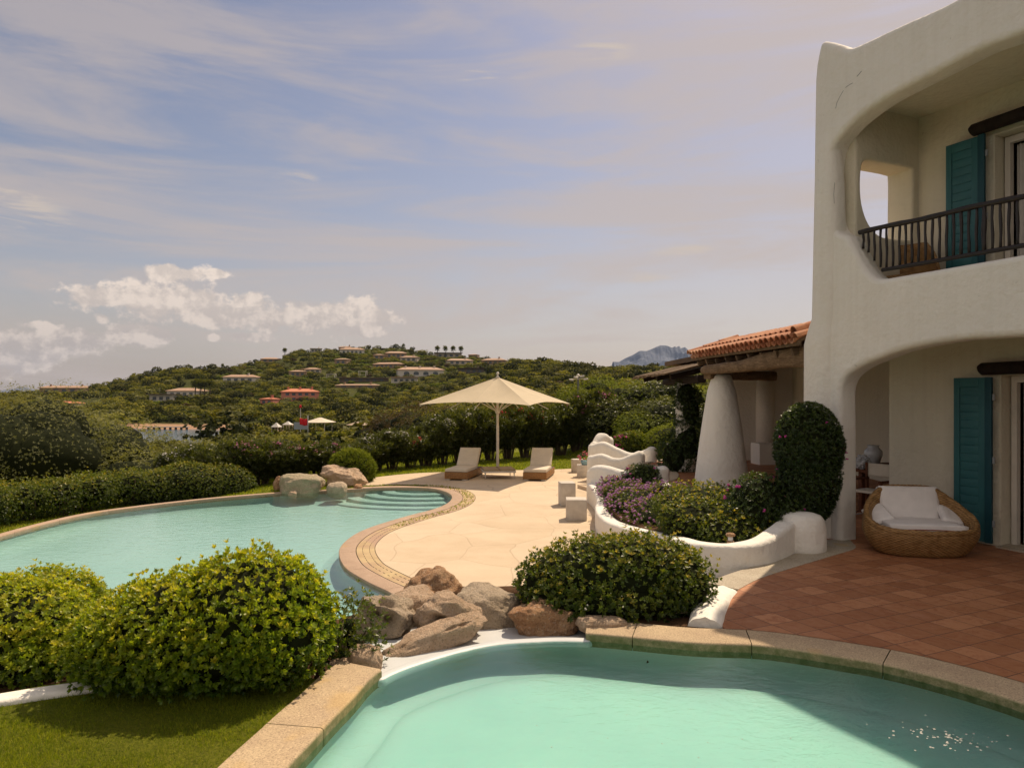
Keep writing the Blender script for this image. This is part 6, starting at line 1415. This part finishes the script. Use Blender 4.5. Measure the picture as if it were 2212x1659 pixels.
sky = T.new('ShaderNodeTexSky', sky_type='NISHITA', sun_disc=False, sun_elevation=EL, sun_rotation=AZ, air_density=1.0, dust_density=1.6, ozone_density=1.2)
g = T.new('ShaderNodeTexCoord').outputs['Generated']; sx = T.new('ShaderNodeSeparateXYZ'); T.put(sx.inputs[0], g)
az = T.math('ARCTAN2', sx.outputs[0], sx.outputs[1]); el = T.math('ARCSINE', sx.outputs[2])
col = T.mix(1, sky.outputs[0], (.92, .78, .74), 'MULTIPLY')
cb = T.new('ShaderNodeCombineXYZ'); T.l.new(az, cb.inputs[0]); T.l.new(el, cb.inputs[1]); ae = cb.outputs[0]
def A(u): return math.atan((u-CX)/F_)
def E(u, v): return math.atan((HZ-v)/F_*math.cos(A(u)))
# high thin veil: long streaks, sloping down to the right on the left side
q = mapping(T, ae, rot=(0, 0, rad(-17)), sc=(1.1, 8, 1)); n1 = T.noise(q, 1.7, 9, .62, .6)
q2 = mapping(T, ae, rot=(0, 0, rad(6)), sc=(1.0, 4.0, 1), loc=(3.1, 1.7, 0)); n2 = T.noise(q2, 1.6, 6, .55, .6)
veil = T.mapr(T.math('ADD', T.math('MULTIPLY', n1, .72), T.math('MULTIPLY', n2, .36)), .44, .64, 0, 1, True)
low_ = T.mapr(el, .0, .36, 1, 0, True)
right = T.math('MULTIPLY', T.mapr(az, -.1, .55, 0, 1, True), T.mapr(az, .8, 1.3, 1, 0, True))
vf = T.math('ADD', T.math('MULTIPLY', veil, .58), T.math('ADD', T.math('MULTIPLY', low_, .34), T.math('MULTIPLY', right, .22)), clamp=True)
K = 6.5
col = T.mix(vf, col, tuple(K*x for x in (.76, .64, .575)))
# bright wisps
q3 = mapping(T, ae, rot=(0, 0, rad(6)), sc=(4, 26, 1)); n3 = T.noise(q3, 1.6, 6, .65, .8)
def blob(u, v, ru, rv, p=1.0):
    ca, ce = A(u), E(u, v); ra, re = ru/F_*math.cos(A(u))**2, rv/F_*math.cos(A(u))
    dx = T.math('MULTIPLY', T.math('SUBTRACT', az, ca), 1/ra); dy = T.math('MULTIPLY', T.math('SUBTRACT', el, ce), 1/re)
    return T.math('SUBTRACT', 1, T.math('SQRT', T.math('ADD', T.math('MULTIPLY', dx, dx), T.math('MULTIPLY', dy, dy))))
def mx(vals):
    r = vals[0]
    for x in vals[1:]: r = T.math('MAXIMUM', r, x)
    return r
wis = mx([blob(*b_) for b_ in ((60,465,130,60),(1490,543,110,18),(1400,600,90,14),(1060,170,90,26),(30,420,120,40),(1300,115,90,34),(640,385,60,20))])
wf = T.math('MULTIPLY', T.mapr(wis, 0, .7, 0, 1, True), T.mapr(n3, .46, .66, 0, 1, True))
col = T.mix(T.math('MULTIPLY', wf, .8), col, tuple(K*x for x in (.84, .72, .62)))
# cumulus
cum = mx([blob(*b_) for b_ in ((225,642,90,32),(330,660,120,42),(425,658,95,44),(500,684,90,26),(445,688,70,20),(540,668,62,42),(585,690,110,32),(650,690,100,34),(735,682,90,40),(800,688,75,28),(790,715,60,14),
    (365,588,46,24),(410,592,50,19),(462,592,36,10),(280,722,80,30),(340,725,40,18),(60,745,120,40),(170,738,90,32),(20,770,120,40),(545,727,46,11),(222,688,22,14),(70,703,46,9),(455,731,18,9))])
def fb(off=(0,0,0)):
    qq = mapping(T, ae, sc=(1, 1.15, 1), loc=off); return T.math('ADD', T.math('MULTIPLY', T.noise(qq, 22, 9, .64, .1), 1.0), T.math('MULTIPLY', T.noise(qq, 60, 5, .6), .22))
fa = fb(); dens = T.math('ADD', cum, T.math('MULTIPLY', T.math('SUBTRACT', fa, .60), 2.9))
cm = T.mapr(dens, -.05, .38, 0, 1, True)
lit = T.mapr(T.math('SUBTRACT', fa, fb((-.008, -.014, 0))), -.10, .14, 0, 1, True)
hgt = T.mapr(el, E(400, 745), E(400, 600), .0, 1)
cc = T.mix(T.math('ADD', T.math('MULTIPLY', lit, .55), T.math('MULTIPLY', hgt, .45), clamp=True), tuple(K*x for x in (.66, .575, .53)), tuple(K*x for x in (1.18, 1.0, .86)))
leftlow = T.math('MULTIPLY', T.mapr(az, -.50, -.30, .65, 0, True), T.mapr(el, .06, .14, 1, 0, True))
col = T.mix(T.math('MULTIPLY', leftlow, .5), col, tuple(K*x for x in (.62, .53, .47)))
col = T.mix(T.math('MULTIPLY', cm, .92), col, cc)
behind = T.mapr(T.math('ABSOLUTE', az), 1.3, 2.0, 0, 1, True)  # added bright sky behind the camera, never in view, to lift the shaded facade
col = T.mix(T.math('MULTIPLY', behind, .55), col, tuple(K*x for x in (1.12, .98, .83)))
col = T.mix(T.mapr(el, -.02, -.003, 1, 0), col, tuple(K*x for x in (.10, .085, .06)))
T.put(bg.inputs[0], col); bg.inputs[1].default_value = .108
SC.view_settings.view_transform = 'Standard'; SC.view_settings.look = 'None'; SC.view_settings.exposure = .09; SC.view_settings.gamma = 1
SC.cycles.max_bounces = 8; SC.cycles.transparent_max_bounces = 10; SC.cycles.volume_bounces = 0; SC.cycles.diffuse_bounces = 4; SC.cycles.caustics_reflective = False
SC.cycles.use_adaptive_sampling = True; SC.cycles.adaptive_threshold = .015; SC.cycles.use_denoising = True; SC.cycles.sample_clamp_indirect = 6

Th = mat('haze_air'); pv = Th.new('ShaderNodeVolumePrincipled'); pv.inputs['Color'].default_value = (.50,.66,1.0,1); pv.inputs['Density'].default_value = 3e-5; pv.inputs['Anisotropy'].default_value = .2
Th.l.new(pv.outputs[0], Th.out.inputs['Volume'])
b = MB(); b.box((0, 3350, 170), (14000, 7100, 376)); hzb = b.build('haze', Th.m); tag(hzb, kind='stuff')

# foam bubbles and jet ripples in the near pool
rb = np.random.default_rng(5); v, f = ico(1); Vs = []; Fs = []
for k in range(90):
    a, r = rb.uniform(0, 6.28), abs(rb.normal())*.16; c = np.array(gp(2050, 1592, ZW)+(ZW,))+[math.cos(a)*r*1.3, math.sin(a)*r*.8, 0]; s_ = rb.uniform(.002, .008)
    Fs.append(f+len(Vs)*len(v)); Vs.append(v*s_*[1.4,1.2,.5]+c)
for k in range(60):
    c = np.array((rb.uniform(-.6, 3.0), rb.uniform(3.2, 5.4), ZW)); s_ = rb.uniform(.0015, .004); Fs.append(f+len(Vs)*len(v)); Vs.append(v*s_*[1.5,1.5,.5]+c)
tag(mk('foam_bubbles', np.concatenate(Vs), np.concatenate(Fs), M['whitecloth'], smooth=True), kind='stuff')
